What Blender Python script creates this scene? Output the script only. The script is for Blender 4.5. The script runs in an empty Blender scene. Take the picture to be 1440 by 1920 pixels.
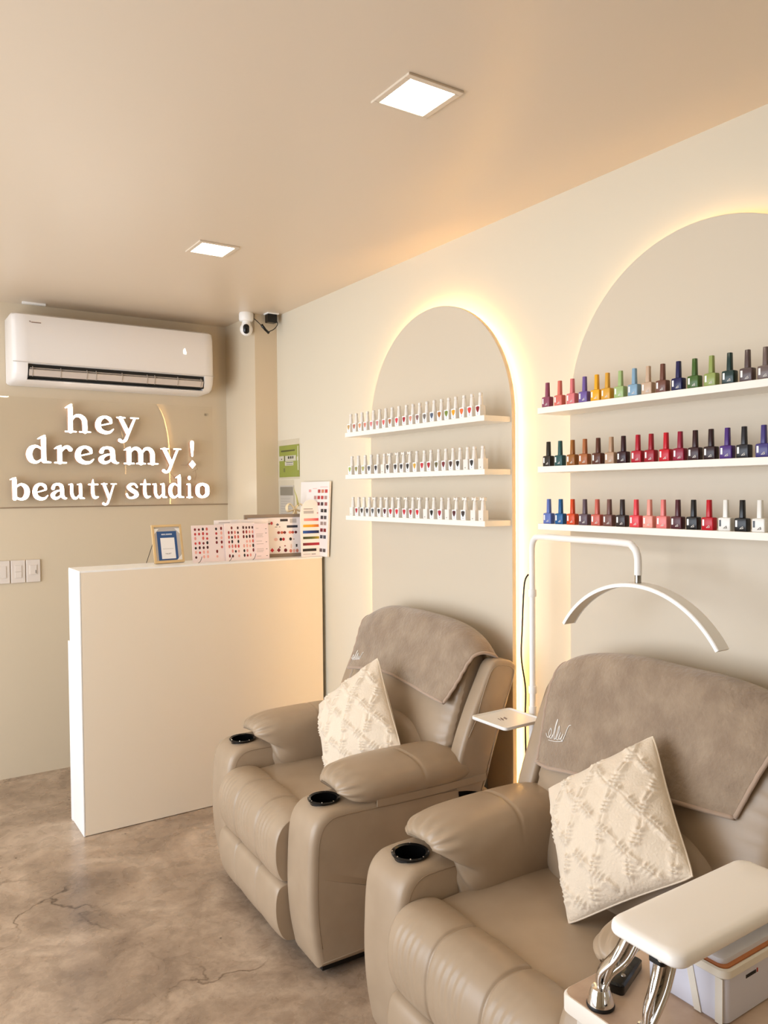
import bpy, bmesh, math, random
import numpy as np
from mathutils import Vector, Matrix
random.seed(7)
PI = math.pi
C = bpy.context.scene.collection
scn = bpy.context.scene

# ------------------------------------------------------------------ camera
cam = bpy.data.cameras.new('camera'); camo = bpy.data.objects.new('camera', cam); C.objects.link(camo)
YAW, PITCH, ROLL, FPX = 0.586322, -0.0268398, -0.0087907, 1468.3
fw = Vector((math.sin(YAW)*math.cos(PITCH), math.cos(YAW)*math.cos(PITCH), math.sin(PITCH)))
rt = Vector((math.cos(YAW), -math.sin(YAW), 0)); up = rt.cross(fw)
r2 = math.cos(ROLL)*rt + math.sin(ROLL)*up; u2 = -math.sin(ROLL)*rt + math.cos(ROLL)*up
camo.matrix_world = Matrix(((r2.x, u2.x, -fw.x, 0), (r2.y, u2.y, -fw.y, 0), (r2.z, u2.z, -fw.z, 1.45), (0, 0, 0, 1)))
cam.sensor_fit = 'VERTICAL'; cam.sensor_height = 24.0; cam.sensor_width = 18.0
cam.lens = FPX/1920*24.0; cam.clip_start = 0.02
scn.camera = camo

# ------------------------------------------------------------------ light and exposure
scn.view_settings.view_transform = 'Standard'; scn.view_settings.look = 'None'
scn.view_settings.gamma = 1; scn.view_settings.use_curve_mapping = False
scn.view_settings.exposure = 0.13
SKY = 1.2          # world strength, seen through the shop window
WINDOW_W = 95      # daylight area lamp in the window opening
DOWN = 26          # recessed lamps
LED = 28           # strips behind the arches
SIGN = 5.0         # letters
w = bpy.data.worlds.new('world'); scn.world = w; w.use_nodes = True
w.node_tree.nodes['Background'].inputs[0].default_value = (0.82, 0.90, 1.0, 1)
w.node_tree.nodes['Background'].inputs[1].default_value = SKY
al = bpy.data.lights.new('window_daylight', 'AREA'); al.shape = 'RECTANGLE'; al.size = 2.0; al.size_y = 3.4
al.energy = WINDOW_W; al.color = (0.86, 0.92, 1.0)
alo = bpy.data.objects.new('window_daylight', al); C.objects.link(alo)
alo.location = (-1.67, 2.35, 1.12); alo.rotation_euler = (0, -PI/2, 0)

# ------------------------------------------------------------------ materials
def lin(c):
    return tuple(((v/255)/12.92 if v/255 <= .04045 else ((v/255+.055)/1.055)**2.4) for v in c) + (1,)
MATS = {}
def mat(name, rgb, rough=.5, metal=0, emit=0, noise=None, bump=None, coat=0, spec=.5, sheen=0, trans=0, ior=1.45, alpha=1):
    if name in MATS: return MATS[name]
    m = bpy.data.materials.new(name); m.use_nodes = True; nt = m.node_tree; b = nt.nodes['Principled BSDF']
    col = lin(rgb)
    b.inputs['Base Color'].default_value = col; b.inputs['Roughness'].default_value = rough
    b.inputs['Metallic'].default_value = metal; b.inputs['Coat Weight'].default_value = coat
    b.inputs['Specular IOR Level'].default_value = spec; b.inputs['Sheen Weight'].default_value = sheen
    b.inputs['Transmission Weight'].default_value = trans; b.inputs['IOR'].default_value = ior
    b.inputs['Alpha'].default_value = alpha
    if emit:
        b.inputs['Emission Color'].default_value = col; b.inputs['Emission Strength'].default_value = emit
    tc = nt.nodes.new('ShaderNodeTexCoord')
    if noise:   # (scale, second rgb, detail)
        n = nt.nodes.new('ShaderNodeTexNoise'); n.inputs['Scale'].default_value = noise[0]; n.inputs['Detail'].default_value = noise[2]
        nt.links.new(tc.outputs['Object'], n.inputs['Vector'])
        r = nt.nodes.new('ShaderNodeValToRGB'); r.color_ramp.elements[0].position = .35; r.color_ramp.elements[1].position = .65
        r.color_ramp.elements[0].color = col; r.color_ramp.elements[1].color = lin(noise[1])
        nt.links.new(n.outputs[0], r.inputs[0]); nt.links.new(r.outputs[0], b.inputs['Base Color'])
    if bump:    # (scale, strength, distance)
        n = nt.nodes.new('ShaderNodeTexNoise'); n.inputs['Scale'].default_value = bump[0]; n.inputs['Detail'].default_value = 5
        nt.links.new(tc.outputs['Object'], n.inputs['Vector'])
        bp = nt.nodes.new('ShaderNodeBump'); bp.inputs['Strength'].default_value = bump[1]; bp.inputs['Distance'].default_value = bump[2]
        nt.links.new(n.outputs[0], bp.inputs['Height']); nt.links.new(bp.outputs[0], b.inputs['Normal'])
    MATS[name] = m
    return m
M_wall = mat('cream wall paint', (218, 208, 187), .45, bump=(60, .03, .002))
M_back = mat('beige wall paint', (212, 196, 170), .38, bump=(50, .03, .002))
M_ceil = mat('semigloss ceiling paint', (219, 202, 180), .34, bump=(2.2, .05, .012))
M_panel = mat('arch panel paint', (208, 195, 174), .42)
M_shelf = mat('white shelf lacquer', (243, 237, 226), .4)
M_white = mat('white lacquer', (244, 242, 238), .35)
M_plast = mat('white plastic', (236, 230, 224), .3)
M_ctr = mat('counter front cream', (236, 222, 200), .45)  # counter front only: darker and creamier than its white top and ends
M_leather = mat('taupe leather', (168, 147, 123), .34, noise=(9, (162, 141, 117), 3), bump=(260, .10, .001))
M_seam = mat('taupe stitching', (132, 112, 90), .6)
M_stitch = mat('leather seam', (150, 128, 104), .5)
M_black = mat('black plastic', (12, 12, 12), .16)
M_dark = mat('dark recess', (14, 12, 11), .5)
M_towel = mat('taupe plush', (162, 142, 120), .95, noise=(16, (144, 124, 104), 8), bump=(90, .8, .005), sheen=.4)
M_hem = mat('taupe plush hem', (172, 148, 128), .9, bump=(200, .3, .002), sheen=.4)
M_thread = mat('white thread', (240, 236, 230), .7)
M_pillow = mat('cream ruffle fabric', (226, 209, 186), .9, bump=(170, .6, .003), sheen=.3)
M_pback = mat('white cushion backing', (232, 222, 206), .85)
M_chrome = mat('chrome', (225, 222, 218), .09, metal=1)
M_steel = mat('brushed steel', (150, 146, 140), .3, metal=1)
M_led = mat('warm led', (255, 208, 136), .5, emit=LED)
M_lamp = mat('lamp diffuser', (255, 243, 221), .5, emit=DOWN)
M_sign = mat('lit letter face', (255, 246, 232), .5, emit=SIGN)
M_side = mat('letter return', (206, 160, 126), .5)
M_gold = mat('gold frame', (226, 196, 146), .3, metal=.4)
M_led_off = mat('lamp diffuser off', (226, 214, 196), .4)

def floor_mat():
    m = bpy.data.materials.new('polished concrete'); m.use_nodes = True; nt = m.node_tree; b = nt.nodes['Principled BSDF']
    N = nt.nodes.new; L = nt.links.new
    tc = N('ShaderNodeTexCoord')
    n1 = N('ShaderNodeTexNoise'); n1.inputs['Scale'].default_value = 2.6; n1.inputs['Detail'].default_value = 9; n1.inputs['Roughness'].default_value = .62; n1.inputs['Distortion'].default_value = .8
    n2 = N('ShaderNodeTexNoise'); n2.inputs['Scale'].default_value = 11; n2.inputs['Detail'].default_value = 8; n2.inputs['Distortion'].default_value = 1.2
    for n in (n1, n2): L(tc.outputs['Object'], n.inputs['Vector'])
    r1 = N('ShaderNodeValToRGB'); e = r1.color_ramp.elements
    e[0].position = .30; e[0].color = lin((134, 113, 95)); e[1].position = .70; e[1].color = lin((210, 188, 165))
    x = r1.color_ramp.elements.new(.5); x.color = lin((174, 151, 129))
    L(n1.outputs[0], r1.inputs[0])
    r2_ = N('ShaderNodeValToRGB'); e = r2_.color_ramp.elements
    e[0].position = .36; e[0].color = (.62, .60, .58, 1); e[1].position = .62; e[1].color = (1.0, 1.0, 1.0, 1)
    L(n2.outputs[0], r2_.inputs[0])
    mx = N('ShaderNodeMix'); mx.data_type = 'RGBA'; mx.blend_type = 'MULTIPLY'; mx.inputs[0].default_value = .45
    L(r1.outputs[0], mx.inputs[6]); L(r2_.outputs[0], mx.inputs[7])
    n3 = N('ShaderNodeTexNoise'); n3.inputs['Scale'].default_value = 34; n3.inputs['Detail'].default_value = 10; n3.inputs['Roughness'].default_value = .7; n3.inputs['Distortion'].default_value = 1.5
    L(tc.outputs['Object'], n3.inputs['Vector'])
    r3 = N('ShaderNodeValToRGB'); e = r3.color_ramp.elements
    e[0].position = .38; e[0].color = (.70, .67, .64, 1); e[1].position = .60; e[1].color = (1.08, 1.07, 1.05, 1)
    L(n3.outputs[0], r3.inputs[0])
    mx0 = mx; mx = N('ShaderNodeMix'); mx.data_type = 'RGBA'; mx.blend_type = 'MULTIPLY'; mx.inputs[0].default_value = .5
    L(mx0.outputs[2], mx.inputs[6]); L(r3.outputs[0], mx.inputs[7])
    # hairline cracks
    v = N('ShaderNodeTexVoronoi'); v.feature = 'DISTANCE_TO_EDGE'; v.inputs['Scale'].default_value = 1.5
    nd = N('ShaderNodeTexNoise'); nd.inputs['Scale'].default_value = 5; nd.inputs['Detail'].default_value = 6
    L(tc.outputs['Object'], nd.inputs['Vector'])
    va = N('ShaderNodeMix'); va.data_type = 'VECTOR'; va.inputs[0].default_value = .22
    L(tc.outputs['Object'], va.inputs[4]); L(nd.outputs[1], va.inputs[5]); L(va.outputs[1], v.inputs['Vector'])
    rc = N('ShaderNodeValToRGB'); e = rc.color_ramp.elements
    e[0].position = .0; e[0].color = (.30, .25, .2, 1); e[1].position = .007; e[1].color = (1, 1, 1, 1)
    L(v.outputs[0], rc.inputs[0])
    nm = N('ShaderNodeTexNoise'); nm.inputs['Scale'].default_value = 1.9; L(tc.outputs['Object'], nm.inputs['Vector'])
    rm = N('ShaderNodeValToRGB'); e = rm.color_ramp.elements; e[0].position = .5; e[1].position = .6
    L(nm.outputs[0], rm.inputs[0])
    m2 = N('ShaderNodeMix'); m2.data_type = 'RGBA'; m2.blend_type = 'MULTIPLY'
    L(rm.outputs[0], m2.inputs[0]); L(mx.outputs[2], m2.inputs[6]); L(rc.outputs[0], m2.inputs[7])
    # pock marks
    vp = N('ShaderNodeTexVoronoi'); vp.inputs['Scale'].default_value = 7
    L(tc.outputs['Object'], vp.inputs['Vector'])
    rp = N('ShaderNodeValToRGB'); e = rp.color_ramp.elements; e[0].position = .022; e[0].color = (.15, .12, .1, 1); e[1].position = .04; e[1].color = (1, 1, 1, 1)
    L(vp.outputs[0], rp.inputs[0])
    m3 = N('ShaderNodeMix'); m3.data_type = 'RGBA'; m3.blend_type = 'MULTIPLY'; m3.inputs[0].default_value = .8
    L(m2.outputs[2], m3.inputs[6]); L(rp.outputs[0], m3.inputs[7])
    L(m3.outputs[2], b.inputs['Base Color'])
    rr = N('ShaderNodeMapRange'); rr.inputs[3].default_value = .20; rr.inputs[4].default_value = .36
    L(n2.outputs[0], rr.inputs[0]); L(rr.outputs[0], b.inputs['Roughness'])
    bp = N('ShaderNodeBump'); bp.inputs['Strength'].default_value = .12; bp.inputs['Distance'].default_value = .004
    L(n2.outputs[0], bp.inputs['Height']); L(bp.outputs[0], b.inputs['Normal'])
    return m
M_floor = floor_mat()
def acrylic_mat():
    m = bpy.data.materials.new('clear acrylic'); m.use_nodes = True; nt = m.node_tree
    for n in list(nt.nodes):
        if n.type != 'OUTPUT_MATERIAL': nt.nodes.remove(n)
    out = nt.nodes[0]
    t = nt.nodes.new('ShaderNodeBsdfTransparent'); t.inputs[0].default_value = (.985, .98, .97, 1)
    g = nt.nodes.new('ShaderNodeBsdfGlossy'); g.inputs['Roughness'].default_value = .01
    f = nt.nodes.new('ShaderNodeFresnel'); f.inputs[0].default_value = 1.6
    x = nt.nodes.new('ShaderNodeMixShader')
    ge = nt.nodes.new('ShaderNodeNewGeometry'); mu = nt.nodes.new('ShaderNodeMath'); mu.operation = 'MULTIPLY'
    iv = nt.nodes.new('ShaderNodeMath'); iv.operation = 'SUBTRACT'; iv.inputs[0].default_value = 1
    nt.links.new(ge.outputs['Backfacing'], iv.inputs[1]); nt.links.new(iv.outputs[0], mu.inputs[0]); nt.links.new(f.outputs[0], mu.inputs[1])
    nt.links.new(mu.outputs[0], x.inputs[0]); nt.links.new(t.outputs[0], x.inputs[1]); nt.links.new(g.outputs[0], x.inputs[2]); nt.links.new(x.outputs[0], out.inputs[0])
    return m
M_acry = acrylic_mat()

# ------------------------------------------------------------------ helpers
def tag(o, label=None, cat=None, group=None, kind=None):
    if label: o['label'] = label
    if cat: o['category'] = cat
    if group: o['group'] = group
    if kind: o['kind'] = kind
    return o
def empty(name, loc, label, cat, group=None, rz=0):
    o = bpy.data.objects.new(name, None); C.objects.link(o); o.location = loc; o.rotation_euler = (0, 0, rz)
    o.empty_display_size = .05
    return tag(o, label, cat, group)
class MB:
    def __init__(s): s.v = []; s.f = []; s.m = []
    def add(s, vs, fs, mi=0):
        k = len(s.v); s.v += [tuple(p) for p in vs]; s.f += [tuple(i+k for i in f) for f in fs]; s.m += [mi]*len(fs)
        return s
    def box(s, a, b, mi=0):
        x0, y0, z0 = a; x1, y1, z1 = b
        return s.add([(x0,y0,z0),(x1,y0,z0),(x1,y1,z0),(x0,y1,z0),(x0,y0,z1),(x1,y0,z1),(x1,y1,z1),(x0,y1,z1)],
              [(0,3,2,1),(4,5,6,7),(0,1,5,4),(1,2,6,5),(2,3,7,6),(3,0,4,7)], mi)
    def rings(s, R, mi=0, caps=True, closed=False):
        n = len(R[0]); vs = [p for r in R for p in r]; fs = []
        m = len(R)
        for i in range(m if closed else m-1):
            j = (i+1) % m
            for k in range(n):
                q = (k+1) % n
                fs.append((i*n+k, i*n+q, j*n+q, j*n+k))
        if caps and not closed:
            fs.append(tuple(reversed(range(n)))); fs.append(tuple((m-1)*n+k for k in range(n)))
        return s.add(vs, fs, mi)
    def lathe(s, prof, c=(0,0,0), n=24, mi=0, caps=True):
        return s.rings([[(c[0]+r*math.cos(2*PI*k/n), c[1]+r*math.sin(2*PI*k/n), c[2]+z) for k in range(n)] for r, z in prof], mi, caps)
    def tube(s, pts, r, n=10, mi=0, closed=False, flat=None):
        P = [Vector(p) for p in pts]; R = []
        ref = Vector((0, 0, 1))
        N = len(P)
        nrm = None
        for i, p in enumerate(P):
            if closed: t = (P[(i+1) % N]-P[i-1])
            else: t = P[min(i+1, N-1)]-P[max(i-1, 0)]
            t.normalize()
            if nrm is None:
                nrm = t.orthogonal() if abs(t.dot(ref)) > .95 else t.cross(ref)
            nrm = (nrm - t*nrm.dot(t)).normalized(); bn = t.cross(nrm)
            rr = r[i] if isinstance(r, (list, tuple)) else r
            ra, rb = (rr, rr) if flat is None else (rr*flat[0], rr*flat[1])
            R.append([tuple(p + nrm*math.cos(2*PI*k/n)*ra + bn*math.sin(2*PI*k/n)*rb) for k in range(n)])
        return s.rings(R, mi, True, closed)
    def grid(s, fn, nu, nv, mi=0):
        vs = [fn(i/nu, j/nv) for j in range(nv+1) for i in range(nu+1)]
        fs = [(j*(nu+1)+i, j*(nu+1)+i+1, (j+1)*(nu+1)+i+1, (j+1)*(nu+1)+i) for j in range(nv) for i in range(nu)]
        return s.add(vs, fs, mi)
    def build(s, name, mats, parent=None, smooth=False, bevel=0, fixn=True, seg=2, angle=40):
        me = bpy.data.meshes.new(name); me.from_pydata(s.v, [], s.f)
        if not isinstance(mats, (list, tuple)): mats = [mats]
        for m in mats: me.materials.append(m)
        for p, mi in zip(me.polygons, s.m): p.material_index = mi
        if fixn:
            bm = bmesh.new(); bm.from_mesh(me); bmesh.ops.recalc_face_normals(bm, faces=bm.faces); bm.to_mesh(me); bm.free()
        if smooth:
            for p in me.polygons: p.use_smooth = len(p.vertices) <= 12
            if smooth == 'angle': me.set_sharp_from_angle(angle=math.radians(angle))
        me.update()
        o = bpy.data.objects.new(name, me); C.objects.link(o)
        if parent: o.parent = parent
        if bevel:
            b = o.modifiers.new('bevel', 'BEVEL'); b.width = bevel; b.segments = seg; b.limit_method = 'ANGLE'; b.angle_limit = math.radians(35)
        return o
def apply_mods(o):
    dg = bpy.context.evaluated_depsgraph_get(); dg.update()
    me = bpy.data.meshes.new_from_object(o.evaluated_get(dg)); o.modifiers.clear(); o.data = me
def catmull(P, n=6, closed=False):
    P = [np.array(p, float) for p in P]; out = []; N = len(P)
    for i in range(N if closed else N-1):
        if closed: a, b, c, d = P[i-1], P[i], P[(i+1) % N], P[(i+2) % N]
        else: a, b, c, d = P[max(i-1, 0)], P[i], P[i+1], P[min(i+2, N-1)]
        for k in range(n):
            t = k/n
            out.append(.5*((2*b)+(-a+c)*t+(2*a-5*b+4*c-d)*t*t+(-a+3*b-3*c+d)*t**3))
    if not closed: out.append(P[-1])
    return [tuple(float(q) for q in p) for p in out]
def copy_thing(root):
    r = root.copy(); C.objects.link(r)
    for ch in root.children:
        c = ch.copy(); C.objects.link(c); c.parent = r
        for g in ch.children:
            d = g.copy(); C.objects.link(d); d.parent = c
    return r
def bx(name, a, b, m, parent=None, bevel=0, **k):
    return MB().box(a, b).build(name, m, parent, bevel=bevel, **k)

# ------------------------------------------------------------------ room
XR, YB, ZC = 1.922, 4.3625, 2.418
XL, YF = -1.6, -2.4
def st(o): return tag(o, kind='structure')
st(bx('floor', (XL-.1, YF-.1, -.1), (XR+.1, YB+.1, 0), M_floor))
st(bx('ceiling', (XL-.1, YF-.1, ZC), (XR+.1, YB+.1, ZC+.1), M_ceil))
st(bx('wall_right', (XR, YF-.1, 0), (XR+.1, YB+.1, ZC), M_wall))
st(bx('wall_back', (XL-.1, YB, 0), (XR, YB+.1, ZC), M_back))
st(bx('wall_front', (XL-.1, YF-.1, 0), (XR, YF, ZC), M_wall))
wl = MB()
wl.box((XL-.1, YF, 0), (XL, .6, ZC)); wl.box((XL-.1, 4.1, 0), (XL, YB, ZC)); wl.box((XL-.1, .6, 2.2), (XL, 4.1, ZC))
st(wl.build('wall_left', M_wall))
wf = MB()
for y in (.6, 1.75, 2.9, 4.04): wf.box((XL-.06, y, 0), (XL-.01, y+.06, 2.2))
wf.box((XL-.06, .6, 2.14), (XL-.01, 4.1, 2.2)); wf.box((XL-.06, .6, 0), (XL-.01, 4.1, .06))
st(wf.build('window_1', M_white))
st(bx('wall_column', (1.79, 3.95, 0), (XR, YB, ZC), M_back))
st(bx('trim_1', (XL, YB-.004, 1.378), (1.79, YB, 1.3835), mat('seam', (150, 128, 104), .6)))
st(bx('trim_2', (.686, 4.295, ZC-.010), (.795, 4.315, ZC), M_white))

# ------------------------------------------------------------------ arches on the right wall
def arch_outline(yc, R, zs, z0, inset=0, n=40):
    r = R-inset
    P = [(yc+r, z0), (yc+r, zs)] + [(yc+r*math.cos(a), zs+r*math.sin(a)) for a in [PI*k/n for k in range(1, n)]] + [(yc-r, zs), (yc-r, z0)]
    return P
def arch(yc, R, zs, label, bright):
    root = empty('arch_panel', (XR, yc, 0), label, 'wall panel')
    o = arch_outline(0, R, zs, .02)
    mb = MB(); mb.rings([[(x-XR, y, z) for y, z in o] for x in (1.880, 1.898)])
    mb.build('panel', M_panel, root, bevel=.0012)
    i1 = arch_outline(0, R, zs, .02, .014)
    P = [(1.906-XR, y, z) for y, z in i1]
    t = MB(); n = len(P)
    vs = []; fs = []
    for y, z in i1:
        vs += [(1.8985-XR, y, z), (1.9105-XR, y, z)]
    for k in range(n-1): fs.append((2*k, 2*k+1, 2*k+3, 2*k+2))
    i2 = arch_outline(0, R, zs, .02, .017)
    m0 = len(vs)
    for y, z in i2: vs += [(1.8985-XR, y, z), (1.9105-XR, y, z)]
    for k in range(n-1): fs.append((m0+2*k, m0+2*k+2, m0+2*k+3, m0+2*k+1))
    for k in range(n-1):
        fs.append((2*k+1, m0+2*k+1, m0+2*k+3, 2*k+3)); fs.append((2*k, 2*k+2, m0+2*k+2, m0+2*k))
    t.add(vs, fs); t.build('led_strip', bright, root)
    for y in (-R*.6, R*.6):
        for z in (.3, 1.6): bx('standoff', (1.898-XR, y-.02, z), (-.0005, y+.02, z+.04), M_white, root)
    return root
arch(2.4775, .4535, 1.715, 'tall narrow arched panel with warm glow around it, behind the rear recliner', M_led)
arch(1.287, .468, 1.698, 'arched panel cut by right edge of photo, behind the coloured polish bottles', mat('warm led soft', (255, 212, 150), .5, emit=LED*.32))

# ------------------------------------------------------------------ shelves
SH = {}
def shelf(y0, y1, z0, label, grp):
    o = bx('shelf', (0, 0, 0), (.12, y1-y0, .019), M_shelf, bevel=.001)
    o.location = (1.760, y0, z0); tag(o, label, 'shelf', grp)
for nm, z in (('top', 1.686), ('middle', 1.503), ('bottom', 1.325)):
    shelf(2.030, 2.953, z, f'{nm} white shelf on the narrow arch, holding white swatch bottles', 'shelves on the narrow arch')
    shelf(.825, 1.778, z, f'{nm} white shelf on the right arch, holding coloured polish bottles', 'shelves on the right arch')

# ------------------------------------------------------------------ coloured gel polish bottles
def rr_ring(w, d, r, z, n=4):   # rounded rectangle ring
    P = []
    for cx, cy, a0 in ((w/2-r, d/2-r, 0), (-w/2+r, d/2-r, PI/2), (-w/2+r, -d/2+r, PI), (w/2-r, -d/2+r, 1.5*PI)):
        for k in range(n+1):
            a = a0+PI/2*k/n; P.append((cx+r*math.cos(a), cy+r*math.sin(a), z))
    return P
bb = MB(); bb.rings([rr_ring(.0185, .0315, .003, 0), rr_ring(.0200, .033, .003, .001), rr_ring(.0200, .033, .003, .0295), rr_ring(.0185, .0315, .0035, .0318), rr_ring(.013, .017, .004, .0335)])
cb = MB(); cb.rings([rr_ring(.0122, .0128, .003, 0), rr_ring(.0122, .0128, .003, .002), rr_ring(.0108, .0114, .003, .0425), rr_ring(.0098, .0104, .003, .0432)])
lb = MB(); lb.box((-.0104, .0075, .011), (-.0099, .0125, .027))
gb = MB()
gb.tube([(-.0103, .001, .006), (-.0104, -.003, .0095), (-.0103, -.0065, .0125), (-.0103, -.0075, .0065)], .0008, 5)
gb.tube([(-.0103, -.0015, .0065), (-.0103, -.0055, .0068), (-.0103, -.0068, .009)], .0006, 5)
proto_mesh = {}
def mesh_of(mb, name, m, smooth='angle'):
    o = mb.build(name, m, smooth=smooth); me = o.data; bpy.data.objects.remove(o); return me
P_ROWS = {
 'top': (1.705, [1.752,1.701,1.65,1.601,1.555,1.516,1.47,1.422,1.377,1.331,1.283,1.235,1.186,1.137,1.09,1.045],
  [('plum',(142,70,94)),('coral',(214,112,98)),('soft pink',(216,118,120)),('lavender',(108,86,152)),('golden yellow',(232,170,30)),('mustard',(216,160,56)),('pale green',(160,184,122)),('sky blue',(130,164,188)),('beige',(198,170,144)),('brown',(112,70,56)),('navy',(22,22,76)),('leaf green',(66,98,40)),('light olive',(146,160,88)),('dark teal',(12,46,42)),('dark taupe',(84,66,64)),('greyish taupe',(104,86,80))]),
 'middle': (1.522, [1.749,1.699,1.65,1.601,1.551,1.504,1.46,1.411,1.368,1.321,1.277,1.232,1.187,1.143,1.099,1.049],
  [('brownish black',(42,35,30)),('deep teal',(42,84,84)),('bronze',(150,94,38)),('caramel',(168,100,56)),('chestnut',(88,46,32)),('nude',(182,148,120)),('dark wine',(48,14,24)),('crimson',(176,18,42)),('cherry red',(156,18,38)),('bright red',(196,14,38)),('raspberry',(146,18,52)),('oxblood',(50,14,20)),('black cherry',(40,12,18)),('purple',(72,38,118)),('charcoal',(32,32,38)),('indigo',(62,52,118))]),
 'bottom': (1.344, [1.748,1.699,1.65,1.601,1.555,1.511,1.464,1.416,1.372,1.328,1.283,1.237,1.192,1.146,1.103,1.057],
  [('periwinkle',(92,112,178)),('cobalt blue',(16,88,144)),('burnt orange',(208,70,22)),('mauve grey',(94,76,86)),('salmon',(198,94,80)),('rosewood',(114,76,70)),('espresso',(48,36,36)),('watermelon',(224,68,78)),('blush',(232,156,142)),('light coral',(228,126,122)),('burgundy',(80,32,42)),('black',(14,14,17)),('scarlet',(188,8,32)),('white',(236,234,228)),('jet black',(16,16,19)),('white',(236,234,228))])}
for row, (z, ys, cols) in P_ROWS.items():
    for i, (y, (cn, rgb)) in enumerate(zip(ys, cols)):
        m = mat('polish '+cn+' '+row, rgb, .28)
        if i == 0: nb = f'at left end beside {cols[1][0]}'
        elif i == 15: nb = f'right of the {cols[14][0]} one'
        else: nb = f'between {cols[i-1][0]} and {cols[i+1][0]} ones'
        r = empty('nail_polish_bottle', (1.7785+random.uniform(-.001, .001), y, z), f'{cn} polish bottle, right arch {row} shelf, {nb}', 'nail polish', f'coloured gel polish bottles on the {row} shelf', random.uniform(-.03, .03))
        for nm, mb, mm, zz in (('body', bb, m, 0), ('cap', cb, m, .0333), ('label', lb, M_black if cn == 'white' else M_white, 0), ('logo', gb, M_steel if cn == 'white' else M_thread, 0)):
            key = (nm, mm.name)
            if key not in proto_mesh: proto_mesh[key] = mesh_of(mb, nm, mm)
            o = bpy.data.objects.new(nm, proto_mesh[key]); C.objects.link(o); o.parent = r; o.location = (0, 0, zz)

# ------------------------------------------------------------------ white swatch bottles
wb = MB(); wb.rings([rr_ring(.0235, .026, .0015, 0), rr_ring(.0235, .026, .0015, .0355), rr_ring(.0225, .025, .0015, .0365)])
wn = MB(); wn.lathe([(.0095, 0), (.0088, .004), (.0068, .030), (.0056, .033), (.0050, .034)], n=16)
wc = MB(); wc.lathe([(.0045, 0), (.0062, .0008), (.0068, .003), (.0068, .0085), (.0058, .0105), (.003, .0112)], n=16)
wbow = MB()
for s in (-1, 1):
    wbow.rings([[(x, y, zz) for x, y, zz in [(-.006, s*.0005, .0035), (.006, s*.0005, .0035), (.006, s*.0005, .008), (-.006, s*.0005, .008)]],
                [(-.0065, s*.011, .0), (.0065, s*.011, .0), (.0065, s*.011, .0115), (-.0065, s*.011, .0115)]])
wbow.box((-.004, -.004, 0), (.004, .004, .008))
# shield
def shield(y0, z0, s, x):
    P = [(-1, .75), (-.55, .95), (0, 1.0), (.55, .95), (1, .75), (.95, .2), (.65, -.4), (0, -1.1), (-.65, -.4), (-.95, .2)]
    return [(x, y0+a*s, z0+b*s*1.15) for a, b in P]
sm = MB(); sm.rings([shield(0, .0225, .0092, -.0131), shield(0, .0225, .0092, -.0136)])
st_ = MB(); st_.box((-.0130, -.0122, .002), (-.01175, .0122, .0364))
tk = MB(); tk.box((-.0134, -.0018, .0055), (-.0130, .0018, .0085))
SC = {'ochre':(190,150,90),'terracotta':(180,110,90),'apricot':(214,150,110),'salmon':(206,120,100),'pink':(206,118,118),'dusty pink':(192,128,124),'coral':(214,96,92),'bronze':(168,96,60),'rose red':(214,62,74),'crimson':(166,24,44),'peach':(206,142,122),'mauve':(140,104,100),'grey':(120,112,106),'slate blue':(84,96,116),'amber brown':(168,104,44),'olive green':(118,134,58),'marigold':(232,160,34),'orange':(226,110,58),'coral red':(210,66,62),'dark red':(140,24,32),
 'lime':(158,176,90),'olive':(140,134,70),'pale olive':(160,160,90),'slate':(72,76,80),'navy':(26,28,44),'black':(18,18,20),'charcoal':(40,40,44),'ink black':(24,26,36),'mustard':(208,160,60),'red':(188,36,50),'moss':(90,84,48),'maroon':(112,32,42),'dark brown':(64,40,36),'wine':(84,22,36),'bright red':(206,40,56),'scarlet':(204,26,46),'cherry':(160,22,50),'oxblood':(76,16,30),'charcoal brown':(52,42,42)}
W_ROWS = {
 'top': (1.705, [2.926,2.881,2.835,2.792,2.744,2.698,2.651,2.606,2.558,2.507,2.463,2.419,2.373,2.328,2.283,2.241,2.2,2.154,2.111,2.066],
   ['ochre','terracotta','apricot','salmon','pink','dusty pink','coral','bronze','rose red','crimson','peach','mauve','grey','slate blue','amber brown','olive green','marigold','orange','coral red','dark red'], []),
 'middle': (1.522, [2.92,2.867,2.812,2.765,2.712,2.665,2.625,2.57,2.528,2.485,2.439,2.391,2.349,2.302,2.259,2.217,2.177,2.136,2.1,2.055],
   ['lime','olive','pale olive','slate','navy',None,'black','charcoal','ink black','black','mustard','red','crimson','moss','maroon','dark brown','black',None,'charcoal',None], [6,7,8,9]),
 'bottom': (1.344, [2.914,2.867,2.824,2.782,2.739,2.692,2.649,2.607,2.562,2.511,2.467,2.423,2.376,2.333,2.285,2.243,2.199,2.15,2.098,2.055],
   [None,'crimson','black','navy','slate','charcoal','wine','red','bright red','red','crimson','scarlet',None,'black','cherry',None,'oxblood','charcoal brown',None,None], [4,6,8,9,11,16,17,18,19])}
ORD = ['first','second','third','fourth','fifth','sixth','seventh','eighth','ninth','tenth','eleventh','twelfth','thirteenth','fourteenth','fifteenth','sixteenth','seventeenth','eighteenth','nineteenth','last']
M_wbody = mat('white bottle plastic', (234, 228, 220), .35)
M_sticker = mat('white sticker', (250, 248, 244), .5)
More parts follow.
